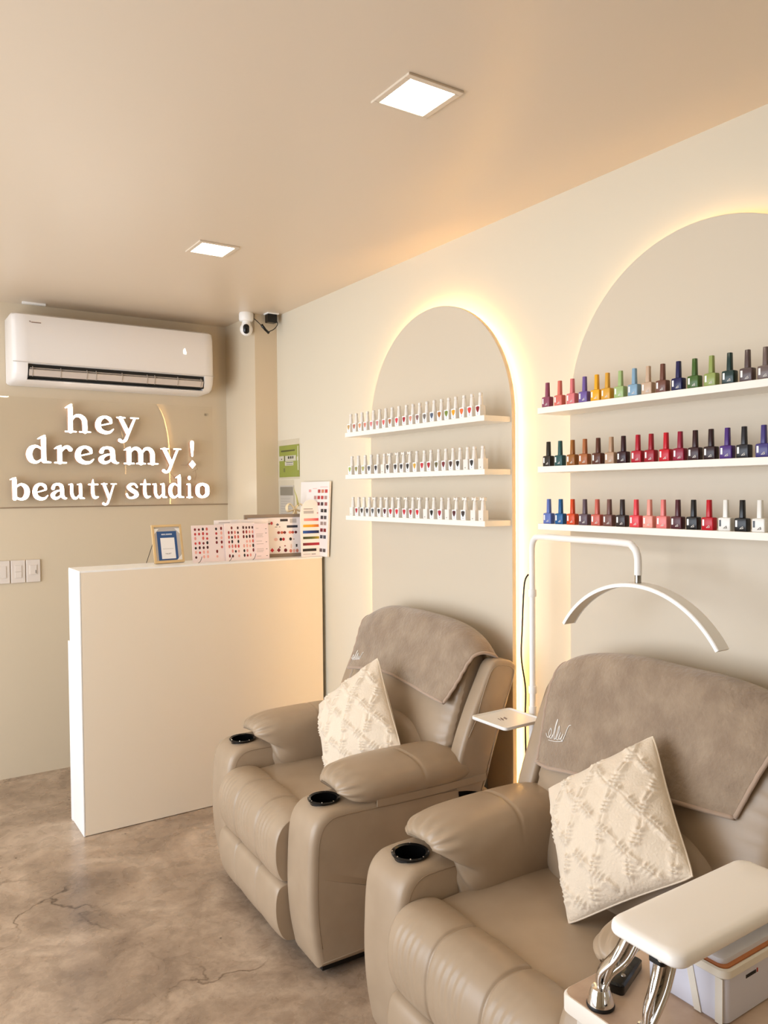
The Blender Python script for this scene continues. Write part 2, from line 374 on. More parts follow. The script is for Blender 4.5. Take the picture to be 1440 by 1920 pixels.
for row, (z, ys, cols, bows) in W_ROWS.items():
    for i, (y, cn) in enumerate(zip(ys, cols)):
        lab = f'white swatch bottle with {cn} shield, {ORD[i]} from left on narrow arch {row} shelf' if cn else f'plain white swatch bottle, {ORD[i]} from left on narrow arch {row} shelf'
        r = empty('swatch_bottle', (1.7755, y, z), lab, 'nail polish', f'white swatch bottles on the {row} shelf', random.uniform(-.05, .05))
        parts = [('body', wb, M_wbody, (0,0,0)), ('neck', wn, M_wbody, (0,0,.0362)), ('cap', wbow if i in bows else wc, M_wbody, (0,0,.0698)), ('mark', tk, M_steel, (0,0,0))]
        if cn: parts += [('label', st_, M_sticker, (0,0,0)), ('shield_swatch', sm, mat('swatch '+cn, SC[cn], .35), (0,0,0))]
        for nm, mb, mm, lc in parts:
            key = ('w'+nm, mm.name, id(mb))
            if key not in proto_mesh: proto_mesh[key] = mesh_of(mb, nm, mm)
            o = bpy.data.objects.new(nm, proto_mesh[key]); C.objects.link(o); o.parent = r; o.location = lc

# ------------------------------------------------------------------ downlights
def downlight(x, y, label, ang=0):
    r = empty('ceiling_light', (x, y, ZC), label, 'ceiling light', 'recessed square ceiling lights', ang)
    f = MB(); a, b = .082, .066
    for (p, q) in (((-a,-a),(a,-b)), ((-a,b),(a,a)), ((-a,-b),(-b,b)), ((b,-b),(a,b))): f.box((p[0],p[1],-.006),(q[0],q[1],0))
    f.build('frame', M_ceil, r, bevel=.001)
    bx('diffuser', (-b,-b,-.004), (b,b,-.001), M_lamp, r)
downlight(1.153, 1.574, 'bright square recessed ceiling light, nearer one at upper centre')
downlight(1.176, 2.985, 'bright square recessed ceiling light, farther one near the air conditioner')
for x, y, l in ((1.15, .15, 'square recessed ceiling light above the camera'), (1.15, -1.3, 'square recessed ceiling light in the rear of the room'), (-.6, 1.57, 'square recessed ceiling light left of camera'), (-.6, 3.0, 'square recessed ceiling light left of the sign'), (-.6, -.6, 'square recessed ceiling light behind the camera, left')):
    downlight(x, y, l)

# ------------------------------------------------------------------ air conditioner
ac = empty('air_conditioner', (0, 0, 0), 'white wall mounted air conditioner above the lit sign', 'air conditioner')
front = [(4.36, 2.338), (4.19, 2.338), (4.155, 2.325), (4.142, 2.29), (4.138, 2.2), (4.138, 2.085), (4.145, 2.045), (4.165, 2.018), (4.20, 2.004), (4.36, 2.0)]
rec = [(4.36, 2.338), (4.19, 2.338), (4.155, 2.325), (4.142, 2.29), (4.138, 2.2), (4.138, 2.088), (4.215, 2.078), (4.215, 2.020), (4.175, 2.012), (4.20, 2.004), (4.36, 2.0)]
def sect(P, x, k=1): # inset toward centre
    cy, cz = 4.36, 2.17
    return [(x, cy+(y-cy)*k, cz+(z-cz)*(1-(1-k)*.5)) for y, z in P]
b = MB()
b.rings([sect(front, .612, .86), sect(front, .618, .95), sect(front, .632, 1), sect(front, .68, 1)])
b.rings([sect(front, 1.575, 1), sect(front, 1.612, 1), sect(front, 1.626, .96), sect(front, 1.633, .88)])
b.rings([sect(rec, .68), sect(rec, 1.575)])
b.build('body', M_plast, ac, smooth='angle')
bx('recess', (.681, 4.150, 2.022), (1.574, 4.216, 2.087), [M_dark], ac).location = (0, .003, 0)
fl = MB()
fl.rings([[(x, 4.147, 2.0655), (x, 4.150, 2.069), (x, 4.172, 2.0585), (x, 4.170, 2.054)] for x in (.69, 1.566)])
fl.build('louver', mat('louver plastic', (206, 192, 180), .4), ac)
fl = MB()
fl.rings([[(x, 4.140, 2.056), (x, 4.143, 2.060), (x, 4.160, 2.026), (x, 4.156, 2.022)] for x in (.686, 1.568)])
fl.build('louver', mat('louver plastic', (206, 192, 180), .4), ac)
M_fin = mat('ac fin', (170, 158, 146), .45)
for x in (.70, .83, .955, 1.0, 1.13, 1.26, 1.30, 1.425, 1.555):
    MB().rings([[(x+d, 4.143, 2.066), (x+d, 4.137, 2.058), (x+d, 4.152, 2.026), (x+d, 4.162, 2.03), (x+d, 4.15, 2.075)] for d in (0, .0035)]).build('fin', M_fin, ac)
bx('lower_seam', (.613, 4.1363, 2.0905), (1.632, 4.140, 2.0925), mat('soft grey', (190, 180, 170), .5), ac)
lg = MB(); lg.add([(.688, 4.1395, 2.292), (.696, 4.1395, 2.284), (.694, 4.1395, 2.293)], [(0, 1, 2)])
for k in range(8): lg.box((.699+k*.0056, 4.139, 2.285), (.7035+k*.0056, 4.1405, 2.2885))
lg.build('logo', mat('logo brown', (120, 84, 66), .5), ac)
dp = MB(); x, z = 1.458, 2.20
for a, c in (((0, 0), (.003, .022)), ((.003, .019), (.012, .022)), ((.003, 0), (.014, .003)), ((.011, .003), (.014, .011)), ((.006, .009), (.014, .012)), ((.004, .026), (.009, .029))): dp.box((x+a[0], 4.136, z+a[1]), (x+c[0], 4.1385, z+c[1]))
dp.build('display', mat('display glow', (255, 250, 240), .5, emit=2.5), ac)

# ------------------------------------------------------------------ sign
def sdf_loops(strokes, diamond=None, res=.02, x0=-.3037, x1=2.1, y0=-.7543, y1=1.9):
    xs = np.arange(x0, x1, res); ys = np.arange(y0, y1, res); X, Y = np.meshgrid(xs, ys, indexing='ij'); D = np.full(X.shape, 9.)
    for s, smooth in strokes:
        P = catmull(s, 7) if smooth and len(s) > 2 else s
        if len(P) == 1: P = [P[0], (P[0][0]+1e-4, P[0][1], P[0][2])]
        for a, c in zip(P[:-1], P[1:]):
            dx, dy = c[0]-a[0], c[1]-a[1]; t = np.clip(((X-a[0])*dx+(Y-a[1])*dy)/(dx*dx+dy*dy+1e-12), 0, 1)
            rr = a[2]+t*(c[2]-a[2]); D = np.minimum(D, np.hypot(X-a[0]-t*dx, Y-a[1]-t*dy)-(rr*.88-.002))
    if diamond: D = np.minimum(D, (np.abs(X-diamond[0])+np.abs(Y-diamond[1])-diamond[2])*.7)
    nx, ny = X.shape; pts = {}; adj = {}
    def ed(i, j, d):
        k = (i, j, d)
        if k not in pts:
            a = D[i, j]; q = D[i+1, j] if d == 0 else D[i, j+1]; t = a/(a-q)
            pts[k] = (xs[i]+(t*res if d == 0 else 0), ys[j]+(t*res if d == 1 else 0))
        return k
    In = D < 0
    for i in range(nx-1):
        for j in range(ny-1):
            c = (In[i, j], In[i+1, j], In[i+1, j+1], In[i, j+1])
            if all(c) or not any(c): continue
            E = []
            if c[0] != c[1]: E.append(ed(i, j, 0))
            if c[1] != c[2]: E.append(ed(i+1, j, 1))
            if c[2] != c[3]: E.append(ed(i, j+1, 0))
            if c[3] != c[0]: E.append(ed(i, j, 1))
            for a, q in ([(E[0], E[1])] if len(E) == 2 else [(E[0], E[1]), (E[2], E[3])]):
                adj.setdefault(a, []).append(q); adj.setdefault(q, []).append(a)
    loops = []; seen = set()
    for k in adj:
        if k in seen: continue
        lp = [k]; seen.add(k); cur = k
        while True:
            nx_ = [q for q in adj[cur] if q not in seen]
            if not nx_: break
            cur = nx_[0]; seen.add(cur); lp.append(cur)
        if len(lp) > 5:
            q_ = [pts[q] for q in lp]; n_ = len(q_)
            q_ = [tuple((q_[i-1][c]+2*q_[i][c]+q_[(i+1) % n_][c])/4 for c in (0, 1)) for i in range(n_)]
            loops.append([q_[i] for i in range(0, n_-1, 2)])
    return loops
FOOT = lambda a, b: ([(a, .05, .05), (b, .05, .05)], 0)
G = {
 'h': [([(.30,1.44,.14),(.30,.08,.14)],0),([(.04,1.36,.03),(.20,1.45,.07),(.36,1.56,.06)],0),FOOT(.04,.58),([(.38,.70,.05),(.55,.93,.08),(.80,.94,.12),(1.0,.74,.15),(1.04,.4,.15),(1.04,.08,.14)],1),FOOT(.76,1.32)],
 'e': [([(1.0,.27,.035),(.80,.09,.08),(.52,.07,.12),(.26,.22,.16),(.18,.50,.17),(.28,.80,.14),(.54,.95,.09),(.80,.84,.12),(.88,.64,.08)],1),([(.25,.44,.04),(.86,.60,.05)],0)],
 'y': [([(.22,.92,.13),(.60,.10,.14)],0),([(1.0,.92,.075),(.64,.05,.09),(.50,-.30,.09)],0),([(.62,.02,.09),(.48,-.32,.10),(.30,-.44,.09),(.16,-.36,.12)],1),([(.02,.95,.045),(.46,.95,.045)],0),([(.78,.95,.045),(1.2,.95,.045)],0)],
 'd': [([(.78,.80,.06),(.52,.94,.08),(.27,.80,.15),(.18,.48,.17),(.28,.17,.15),(.52,.06,.08),(.78,.22,.06)],1),([(.88,1.40,.14),(.88,.14,.14)],0),([(.60,1.34,.03),(.76,1.42,.07),(.94,1.52,.06)],0),([(.92,.09,.08),(1.2,.06,.05)],0)],
 'r': [([(.30,.85,.14),(.30,.08,.14)],0),([(.03,.82,.03),(.18,.90,.07),(.36,.98,.06)],0),FOOT(.04,.62),([(.36,.62,.05),(.50,.86,.09),(.70,.93,.11),(.84,.80,.14)],1)],
 'a': [([(.22,.70,.13),(.30,.88,.10),(.54,.94,.09),(.74,.82,.14),(.78,.5,.14),(.80,.22,.14),(.96,.07,.07),(1.06,.09,.04)],1),([(.74,.58,.05),(.42,.50,.08),(.19,.28,.15),(.32,.09,.11),(.55,.13,.08),(.74,.3,.05)],1)],
 'm': [([(.28,.85,.14),(.28,.08,.14)],0),([(.03,.82,.03),(.18,.90,.07),(.34,.98,.06)],0),FOOT(.04,.54),([(.36,.68,.05),(.50,.90,.09),(.72,.92,.12),(.88,.72,.14),(.90,.4,.14),(.90,.08,.14)],1),FOOT(.68,1.13),([(.98,.68,.05),(1.12,.90,.09),(1.34,.92,.12),(1.50,.72,.14),(1.52,.4,.14),(1.52,.08,.14)],1),FOOT(1.29,1.80)],
 '!': [([(.17,1.34,.17),(.17,.95,.13),(.17,.56,.07)],0)],
 'b': [([(.26,1.20,.14),(.26,.10,.14)],0),([(.02,1.22,.03),(.16,1.27,.06),(.32,1.32,.05)],0),([(.34,.78,.06),(.60,.94,.08),(.86,.78,.15),(.94,.48,.17),(.84,.18,.15),(.60,.05,.08),(.34,.14,.08)],1)],
 'u': [([(.25,.88,.13),(.25,.38,.14),(.38,.12,.12),(.60,.08,.08),(.80,.25,.06)],1),([(.92,.88,.14),(.92,.14,.14)],0),([(.02,.92,.045),(.28,.94,.05)],0),([(.68,.92,.045),(.95,.94,.05)],0),([(.95,.09,.08),(1.2,.06,.05)],0)],
 't': [([(.38,1.22,.04),(.36,.92,.12),(.36,.34,.14),(.50,.10,.11),(.76,.14,.04)],1),([(.06,.92,.055),(.74,.92,.055)],0)],
 's': [([(.72,.74,.07),(.60,.92,.07),(.38,.93,.09),(.22,.75,.13),(.40,.55,.15),(.64,.38,.15),(.68,.20,.13),(.45,.06,.09),(.20,.09,.07),(.10,.30,.07)],1)],
 'i': [([(.27,.85,.14),(.27,.08,.14)],0),([(.03,.91,.045),(.30,.94,.05)],0),FOOT(.03,.53),([(.27,1.34,.16)],0)],
 'o': [([(.52,.94,.09),(.24,.80,.15),(.18,.5,.17),(.24,.2,.15),(.52,.06,.09),(.82,.22,.15),(.87,.5,.17),(.82,.78,.15),(.52,.94,.09)],1)],
}
LOOPS = {k: sdf_loops(v, (.17, .04, .26) if k == '!' else None) for k, v in G.items()}
BIG, SML = .093, .083
SPOTS = [('h',.877,1.009,1.769,BIG),('e',1.03,1.127,1.769,BIG),('y',1.14,1.261,1.769,BIG),
 ('d',.69,.809,1.6065,BIG),('r',.822,.914,1.6065,BIG),('e',.925,1.022,1.6065,BIG),('a',1.043,1.151,1.6065,BIG),('m',1.175,1.365,1.6065,BIG),('y',1.377,1.496,1.6065,BIG),('!',1.541,1.576,1.6065,BIG),
 ('b',.611,.704,1.420,SML),('e',.716,.791,1.420,SML),('a',.802,.883,1.420,SML),('u',.889,.971,1.420,SML),('t',.988,1.042,1.420,SML),('y',1.054,1.137,1.420,SML),('s',1.183,1.253,1.420,SML),('t',1.261,1.32,1.420,SML),('u',1.328,1.411,1.420,SML),('d',1.417,1.508,1.420,SML),('i',1.521,1.559,1.420,SML),('o',1.574,1.658,1.420,SML)]
sign = empty('lit_sign', (1.13, 4.335, 1.66), 'lit white lettering reading hey dreamy beauty studio on clear acrylic board', 'sign')
def letter(ch, x0, x1, zb, xh):
    lp = LOOPS[ch]; mnx = min(p[0] for l in lp for p in l); mxx = max(p[0] for l in lp for p in l)
    if ch == '!': sx = xh*.86; off = (x0+x1)/2-.17*sx
    else: sx = (x1-x0)/(mxx-mnx); off = x0-mnx*sx
    asc = 1.0 if xh == BIG else 1.02
    cu = bpy.data.curves.new('letter', 'CURVE'); cu.dimensions = '2D'; cu.fill_mode = 'BOTH'; cu.extrude = .0135
    for l in lp:
        sp = cu.splines.new('POLY'); sp.points.add(len(l)-1)
        for p, (a, b_) in zip(sp.points, l):
            if ch in 'y' and xh == SML and b_ < 0: b_ *= .8
            p.co = (off+a*sx, zb+b_*xh*asc, 0, 1)
        sp.use_cyclic_u = True
    t = bpy.data.objects.new('tmp', cu); C.objects.link(t)
    dg = bpy.context.evaluated_depsgraph_get(); dg.update()
    me = bpy.data.meshes.new_from_object(t.evaluated_get(dg)); bpy.data.objects.remove(t)
    me.transform(Matrix(((1,0,0,-1.13),(0,0,-1,-.0135),(0,1,0,-1.66),(0,0,0,1))))
    me.materials.clear(); me.materials.append(M_side); me.materials.append(M_sign)
    for p in me.polygons: p.material_index = 1 if p.normal.y < -.9 else 0; p.use_smooth = False
    o = bpy.data.objects.new('letter', me); C.objects.link(o); o.parent = sign
for s in SPOTS: letter(*s)
bx('acrylic_board', (.35-1.13, 0, 1.386-1.66), (1.692-1.13, .006, 1.944-1.66), M_acry, sign)
for x, z in ((.45, 1.90), (1.66, 1.90), (1.66, 1.43)):
    MB().rings([[(x-1.13+.008*math.cos(a), y, z-1.66+.008*math.sin(a)) for a in [2*PI*k/12 for k in range(12)]] for y in (-.002, .0275)]).build('standoff', M_acry, sign)
wr = MB()
for P in ([(1.59,4.332,1.60),(1.60,4.338,1.585),(1.57,4.34,1.57)], [(1.50,4.338,1.607),(1.545,4.338,1.607)], [(1.585,4.338,1.58),(1.59,4.338,1.55),(1.58,4.338,1.52)], [(1.44,4.338,1.56),(1.47,4.338,1.53),(1.48,4.338,1.51)]):
    wr.tube([(x-1.13, y-4.335-.004, z-1.66) for x, y, z in P], .0012, 6)
wr.build('wiring', mat('clear wire', (176, 150, 124), .4), sign)

# ------------------------------------------------------------------ wall switches
for i, (x, lb_) in enumerate(((.577, 'leftmost beige wall switch plate, cut by left edge, wide rocker'), (.649, 'middle beige wall switch plate with two small rockers'), (.7205, 'right beige wall socket plate beside the counter, with card slot'))):
    r = empty('switch_plate', (x, YB, 1.055), lb_, 'light switch', 'switch plates on the back wall')
    M_sw = mat('switch plastic', (222, 210, 198), .35)
    bx('plate', (-.034, -.010, -.058), (.034, 0, .058), M_sw, r, bevel=.003)
    if i == 0: bx('rocker', (-.022, -.013, -.03), (.016, -.0095, .032), M_sw, r, bevel=.001)
    elif i == 1:
        bx('rocker', (-.016, -.013, 0), (.016, -.0095, .032), M_sw, r, bevel=.001); bx('rocker', (-.016, -.013, -.032), (.016, -.0095, -.001), M_sw, r, bevel=.001)
    else:
        bx('cover', (-.018, -.014, -.018), (.016, -.0095, .030), M_sw, r, bevel=.001); bx('slot', (.010, -.0145, -.012), (.0125, -.0135, .004), M_dark, r)

# ------------------------------------------------------------------ security camera and adapter
sc = empty('security_camera', (1.744, 3.955, ZC), 'small white dome security camera hanging from ceiling by the column', 'camera')
MB().lathe([(.036, 0), (.039, -.006), (.039, -.036), (.034, -.044), (.026, -.046)], n=32).build('base', M_white, sc, smooth='angle')
hb = MB(); hb.lathe([(.001, -.122)]+[(.0345*math.sin(a), -.088-.0355*math.cos(a)) for a in [PI*k/14 for k in range(1, 11)]]+[(.02, -.045)], n=32); hb.build('head', M_white, sc, smooth='angle')
lens = MB()
dv = Vector((-.42, -.90, -.12)).normalized(); a1 = Vector((0, 0, 1)); sdv = dv.cross(a1).normalized(); upv = sdv.cross(dv)
cc = Vector((0, 0, -.088))+dv*.024
lens.rings([[tuple(cc+dv*q+sdv*math.cos(2*PI*k/24)*.0165*f+upv*(math.sin(2*PI*k/24)*.0165*f+(.009*f if math.sin(2*PI*k/24) >= 0 else -.009*f))) for k in range(24)] for f, q in ((1, 0), (1, .008), (.8, .0125), (.3, .0145))])
lens.build('lens_window', M_black, sc, smooth='angle')
ad = empty('power_adapter', (1.865, 3.895, ZC), 'black power adapter plugged into ceiling beside the security camera', 'power adapter')
bx('body', (-.03, -.022, -.052), (.026, .022, -.006), M_black, ad, bevel=.005)
bx('socket_plate', (-.034, -.028, -.007), (.034, .028, 0), M_white, ad, bevel=.002)
cp = catmull([(1.895-1.865, .0, -.035), (.036, 0, -.055), (.01, -.01, -.085), (-.03, -.02, -.105), (-.05, -.022, -.10), (-.075, -.01, -.065), (-.092, .02, -.035)], 6)
MB().tube(cp, .0022, 8).build('cable', M_black, ad, smooth=True)
MB().tube([(-.026, -.021, -.112), (-.045, -.022, -.098), (-.062, -.018, -.078), (-.066, -.016, -.07)], [.0075, .006, .008, .0075], 10).build('inline_connector', M_black, ad, smooth=True)

# ------------------------------------------------------------------ reception counter
ct = empty('reception_counter', (.744, 3.427, 0), 'tall plain cream reception counter with white edge and top', 'counter')
bx('body', (.004, .004, .002), (1.156, .203, 1.121), M_white, ct)
bx('front_panel', (.003, -.0, .003), (1.158, .012, 1.119), M_ctr, ct, bevel=.001)
bx('top', (0, .0, 1.117), (1.160, .206, 1.1255), M_white, ct, bevel=.001)
bx('end_panel', (-.001, .0, .001), (.006, .205, 1.119), M_white, ct, bevel=.001)
bx('lower_desk', (-.003, .2035, .0), (1.156, .232, .80), M_white, ct, bevel=.001)

# ------------------------------------------------------------------ cards and frames on the counter
def card(name, label, cat, loc, w_, h_, rz=0, tilt=0, base=(250, 244, 240), patches=(), th=.003, group=None, part='print', basem=None):
    """upright card: local x = width, z = height, front = -y; patches: (shape, x, z, w, h, rgb) as fractions"""
    root = empty(name, loc, label, cat, group, rz)
    mats = [basem or mat('card %d %d %d' % base, base, .4)]; idx = {}
    mb = MB(); T = Matrix.Rotation(-tilt, 3, 'X')
    def tp(x, y, z): return tuple(T @ Vector((x, y, z)))
    def poly(P, y0, y1, mi): mb.rings([[tp(x, y, z) for x, z in P] for y in (y0, y1)], mi)
    poly([(0,0),(w_,0),(w_,h_),(0,h_)], 0, th, 0)
    for k, (sh, x, z, a, c, rgb) in enumerate(patches):
        if rgb not in idx: idx[rgb] = len(mats); mats.append(mat('ink %d %d %d' % rgb, rgb, .4))
        x *= w_; z *= h_; a *= w_; c *= h_
        if sh == 'r': P = [(x,z),(x+a,z),(x+a,z+c),(x,z+c)]
        elif sh == 'e': P = [(x+a/2+a/2*math.cos(2*PI*q/10), z+c/2+c/2*math.sin(2*PI*q/10)) for q in range(10)]
        elif sh == 'd': P = [(x+a/2,z),(x+a,z+c/2),(x+a/2,z+c),(x,z+c/2)]
        poly(P, -.0003-k*2e-6, 0, idx[rgb])
    return root, mb.build(part, mats, root), tp
REDS = [(196,60,60),(160,34,44),(222,130,120),(236,170,156),(120,24,30),(206,96,84),(228,150,140),(74,24,28)]
def nails(x0, z0, n, dx, rows, dz, seed, cols=REDS, dark=.15, w_=.03, h_=.06):
    rnd = random.Random(seed); P = []
    for r_ in range(rows):
        fam = rnd.choice(cols)
        for k in range(n):
            if rnd.random() < .12: continue
            c = rnd.choice(cols) if rnd.random() < .4 else fam
            if rnd.random() < dark: c = (34, 24, 28)
            P.append(('e', x0+k*dx, z0+r_*dz, w_, h_*rnd.uniform(.8, 1.15), c))
    return P
# QR stand (code left out)
qr, pr_, tp = card('photo_frame', 'small gold frame holding a blue and white card at left on counter', 'picture frame', (1.098, 3.532, 1.126), .136, .168, rz=.10, tilt=.20, base=(196, 190, 184), part='backing',
   patches=[('r',.14,.09,.70,.80,(44,84,140)),('r',.25,.13,.50,.58,(246,244,244)),('r',.30,.80,.14,.02,(240,240,244)),('r',.46,.80,.22,.02,(240,240,244)),('r',.30,.785,.38,.008,(200,210,230)),
            ('r',.31,.40,.38,.008,(170,168,170)),('r',.38,.27,.10,.01,(60,60,66)),('r',.50,.275,.10,.01,(60,60,66)),('r',.42,.255,.14,.008,(120,120,126))])
fb = MB()
for a, c in (((-.004,-.006),(.140,.006)), ((-.004,.162),(.140,.172)), ((-.004,.006),(.006,.162)), ((.130,.006),(.140,.162))):
    P = [(a[0],a[1]),(c[0],a[1]),(c[0],c[1]),(a[0],c[1])]
    fb.rings([[tp(x, y, z+.008) for x, z in P] for y in (-.006, .006)])
fb.build('frame', M_gold, qr, bevel=.001)
cb_ = MB()
for P in ([(.006,.16),(.03,.16),(.006,.135)], [(.106,.16),(.13,.16),(.13,.135)], [(.106,.012),(.13,.012),(.13,.036)]):
    cb_.rings([[tp(x, y, z+.002) for x, z in P] for y in (-.003, -.001)])
cb_.build('corner_mount', M_white, qr)
MB().tube([tp(.0,.004,.10), (-.012,.075,.002)], .0015, 6).build('stand_wire', M_dark, qr)
# leaflets
line = lambda x, z, w_: ('r', x, z, w_, .012, (186, 166, 160))
card('nail_leaflet', 'pink leaflet printed with rows of nail shapes, beside the gold frame', 'leaflet', (1.262, 3.500, 1.126), .19, .172, rz=-.02, tilt=.10, base=(240, 222, 218), group='nail leaflets on the counter',
   patches=nails(.06,.10,4,.10,7,.125,3,w_=.055,h_=.085)+nails(.60,.10,3,.13,7,.125,4,w_=.055,h_=.085,dark=.02))
card('nail_leaflet', 'pale pink leaflet of red nail shapes, overlapping the middle of the leaflets', 'leaflet', (1.420, 3.490, 1.126), .155, .178, rz=-.02, tilt=.10, base=(246, 230, 226), group='nail leaflets on the counter',
   patches=nails(.10,.08,4,.10,7,.125,5,w_=.06,h_=.09)+nails(.58,.08,4,.10,7,.125,6,w_=.06,h_=.09,dark=.2))
card('nail_leaflet', 'plain pink price leaflet with small text, in front of the grey framed board', 'leaflet', (1.568, 3.484, 1.126), .074, .172, rz=0, tilt=.08, base=(246, 226, 226), group='nail leaflets on the counter',
   patches=[line(.12,z,wd) for z, wd in ((.86,.18),(.70,.5),(.66,.45),(.62,.5),(.50,.4),(.42,.5),(.28,.5),(.24,.5),(.20,.45),(.08,.3))]+[('r',.78,z,.10,.014,(90,70,72)) for z in (.84,.72,.47,.27,.08)])
card('nail_leaflet', 'white leaflet with pink stripe standing behind the other leaflets', 'leaflet', (1.380, 3.521, 1.126), .28, .192, rz=0, tilt=.06, base=(250, 242, 240), group='nail leaflets on the counter',
   patches=[('r',.0,.86,1,.02,(226,140,140)),('r',.08,.93,.2,.012,(160,140,140))])
# clips / acrylic feet
for x, y, lb_ in ((1.275, 3.463, 'thin wire card stand foot at the left leaflet'), (1.425, 3.463, 'thin wire card stand foot below the middle leaflets'), (1.545, 3.463, 'thin wire card stand foot left of the price leaflet')):
    o = MB().tube([(0, 0, .0015), (.010, .006, .006), (.018, .008, .020), (.021, .012, .028)], .0012, 6).build('card_stand', M_dark, smooth=True); o.location = (x, y, 1.1255); tag(o, lb_, 'card stand', 'card stands on the counter')
# grey framed board
gp = [('r',.60,.84,.14,.06,(60,54,58)),('r',.78,.80,.12,.10,(196,190,186)),('r',.72,.68,.20,.06,(50,52,66)),('e',.42,.76,.045,.08,(196,60,66)),('r',.36,.77,.06,.04,(120,110,112)),('r',.16,.88,.22,.02,(180,176,180)),
      ('r',.50,.70,.10,.012,(70,64,70)),('d',.52,.72,.06,.08,(120,110,116)),('r',.545,.69,.03,.05,(250,246,244)),
      ('e',.54,.53,.055,.07,(150,50,44)),('e',.60,.53,.055,.07,(206,100,84)),('e',.65,.53,.055,.07,(110,24,34)),('e',.75,.53,.055,.07,(226,134,118)),('e',.80,.53,.055,.07,(196,84,70)),('e',.86,.53,.05,.07,(80,20,30)),
      ('e',.48,.36,.07,.08,(240,196,190)),('e',.58,.36,.05,.08,(30,22,26)),('e',.63,.36,.05,.08,(186,36,50)),('e',.76,.36,.05,.08,(24,22,24)),('d',.83,.38,.03,.03,(170,120,80)),
      ('d',.41,.08,.07,.11,(200,30,48)),('d',.53,.08,.07,.11,(134,20,44)),('e',.66,.08,.06,.09,(110,24,36)),('e',.575,.18,.02,.05,(90,20,30)),('e',.665,.22,.03,.03,(150,30,50)),('e',.76,.06,.05,.09,(220,120,104)),('e',.82,.06,.05,.09,(240,190,176)),('e',.88,.06,.05,.09,(206,130,110)),('r',.88,.20,.03,.07,(60,60,54)),('e',.78,.16,.03,.12,(240,214,200)),
      ('e',.34,.02,.05,.03,(60,40,44)),('e',.46,.02,.04,.03,(70,60,84)),('e',.58,.02,.04,.03,(30,26,40)),('e',.68,.02,.04,.03,(70,50,60)),('e',.33,.3,.03,.1,(120,30,44)),('e',.34,.52,.05,.06,(220,180,180))]
bd, _, tp = card('nail_art_board', 'landscape board of nail samples in a grey frame, middle of the counter', 'framed board', (1.560, 3.560, 1.133), .282, .202, rz=-.16, tilt=.03, base=(252, 244, 242), patches=gp)
fb = MB()
for a, c in (((-.012,-.007),(.294,.010)), ((-.012,.190),(.294,.206)), ((-.012,.010),(.002,.190)), ((.280,.010),(.294,.190))):
    P = [(a[0],a[1]),(c[0],a[1]),(c[0],c[1]),(a[0],c[1])]
    fb.rings([[tp(x, y, z) for x, z in P] for y in (-.005, .014)])
fb.build('frame', mat('grey wood frame', (146, 128, 110), .5), bd, bevel=.001)
# arch shaped colour card
acd = empty('colour_chart', (1.802, 3.455, 1.126), 'arch topped white colour chart with bars of bright swatches', 'colour chart', rz=-.06)
out = [(0,0),(.122,0),(.122,.20)]+[(.061+.061*math.cos(a), .20+.085*math.sin(a)) for a in [PI*k/20 for k in range(1,20)]]+[(0,.20)]
mats = [mat('card 250 240 236', (250,240,236), .4)]; mb = MB(); T = Matrix.Rotation(-.06, 3, 'X')
mb.rings([[tuple(T@Vector((x, y, z))) for x, z in out] for y in (0, .004)])
def bar(x0, x1, z, h_, stops):
    n = 10
    for k in range(n):
        t = k/(n-1)*(len(stops)-1); i = min(int(t), len(stops)-2); f = t-i
        rgb = tuple(int(stops[i][q]*(1-f)+stops[i+1][q]*f) for q in range(3))
        mats.append(mat('ink %d %d %d' % rgb, rgb, .4))
        a = x0+(x1-x0)*k/n; c = x0+(x1-x0)*(k+1)/n
        mb.rings([[tuple(T@Vector((x, y, zz))) for x, zz in ((a,z),(c,z),(c,z+h_),(a,z+h_))] for y in (-.0006, 0)], len(mats)-1)
bar(.02,.116,.178,.013,[(240,160,150),(236,140,130),(214,50,60)]); bar(.015,.112,.147,.013,[(238,180,40),(236,160,40),(206,90,30)])
bar(.012,.110,.116,.014,[(30,90,170),(24,50,120),(20,26,60)]); bar(.012,.106,.088,.012,[(50,56,24),(90,96,40),(206,170,50)])
bar(.010,.104,.056,.013,[(110,20,34),(166,20,44),(186,30,50)]); bar(.008,.082,.027,.013,[(24,18,20),(30,24,26)])
bar(.02,.07,.236,.004,[(150,144,140),(160,150,146)]); bar(.02,.075,.215,.014,[(190,186,182),(196,190,186)]); bar(.092,.112,.213,.008,[(220,170,164),(200,150,146)])
bar(.01,.05,.012,.002,[(150,140,138),(150,140,138)]); bar(.055,.078,.011,.003,[(90,84,84),(90,84,84)])
mb.build('print', mats, acd)
# tall swatch board against right wall
M_brd = mat('board white', (236, 228, 222), .4)
tb = empty('swatch_board', (1.903, 3.405, 1.126), 'tall white board of red and dark nail swatches leaning against right wall', 'swatch board', rz=-PI/2+.0)
mb = MB(); mats = [M_brd]
def tq(x, y, z): # local x runs toward camera along wall (-Y world)
    lean = (z/.375)
    return (x - .0 + lean*.045*0, y + (1-lean)*(-.0) , z)
Wd, Hd = .30, .375
def q4(u0, u1, v0, v1, y0, y1, mi):
    def P(u, v): return (u*Wd-.165+ (v*.055 if u > .5 else v*.02)*1.0, v*Hd)
    ps = [P(u0,v0),P(u1,v0),P(u1,v1),P(u0,v1)]
    mb.rings([[(x, y, z) for x, z in ps] for y in (y0, y1)], mi)
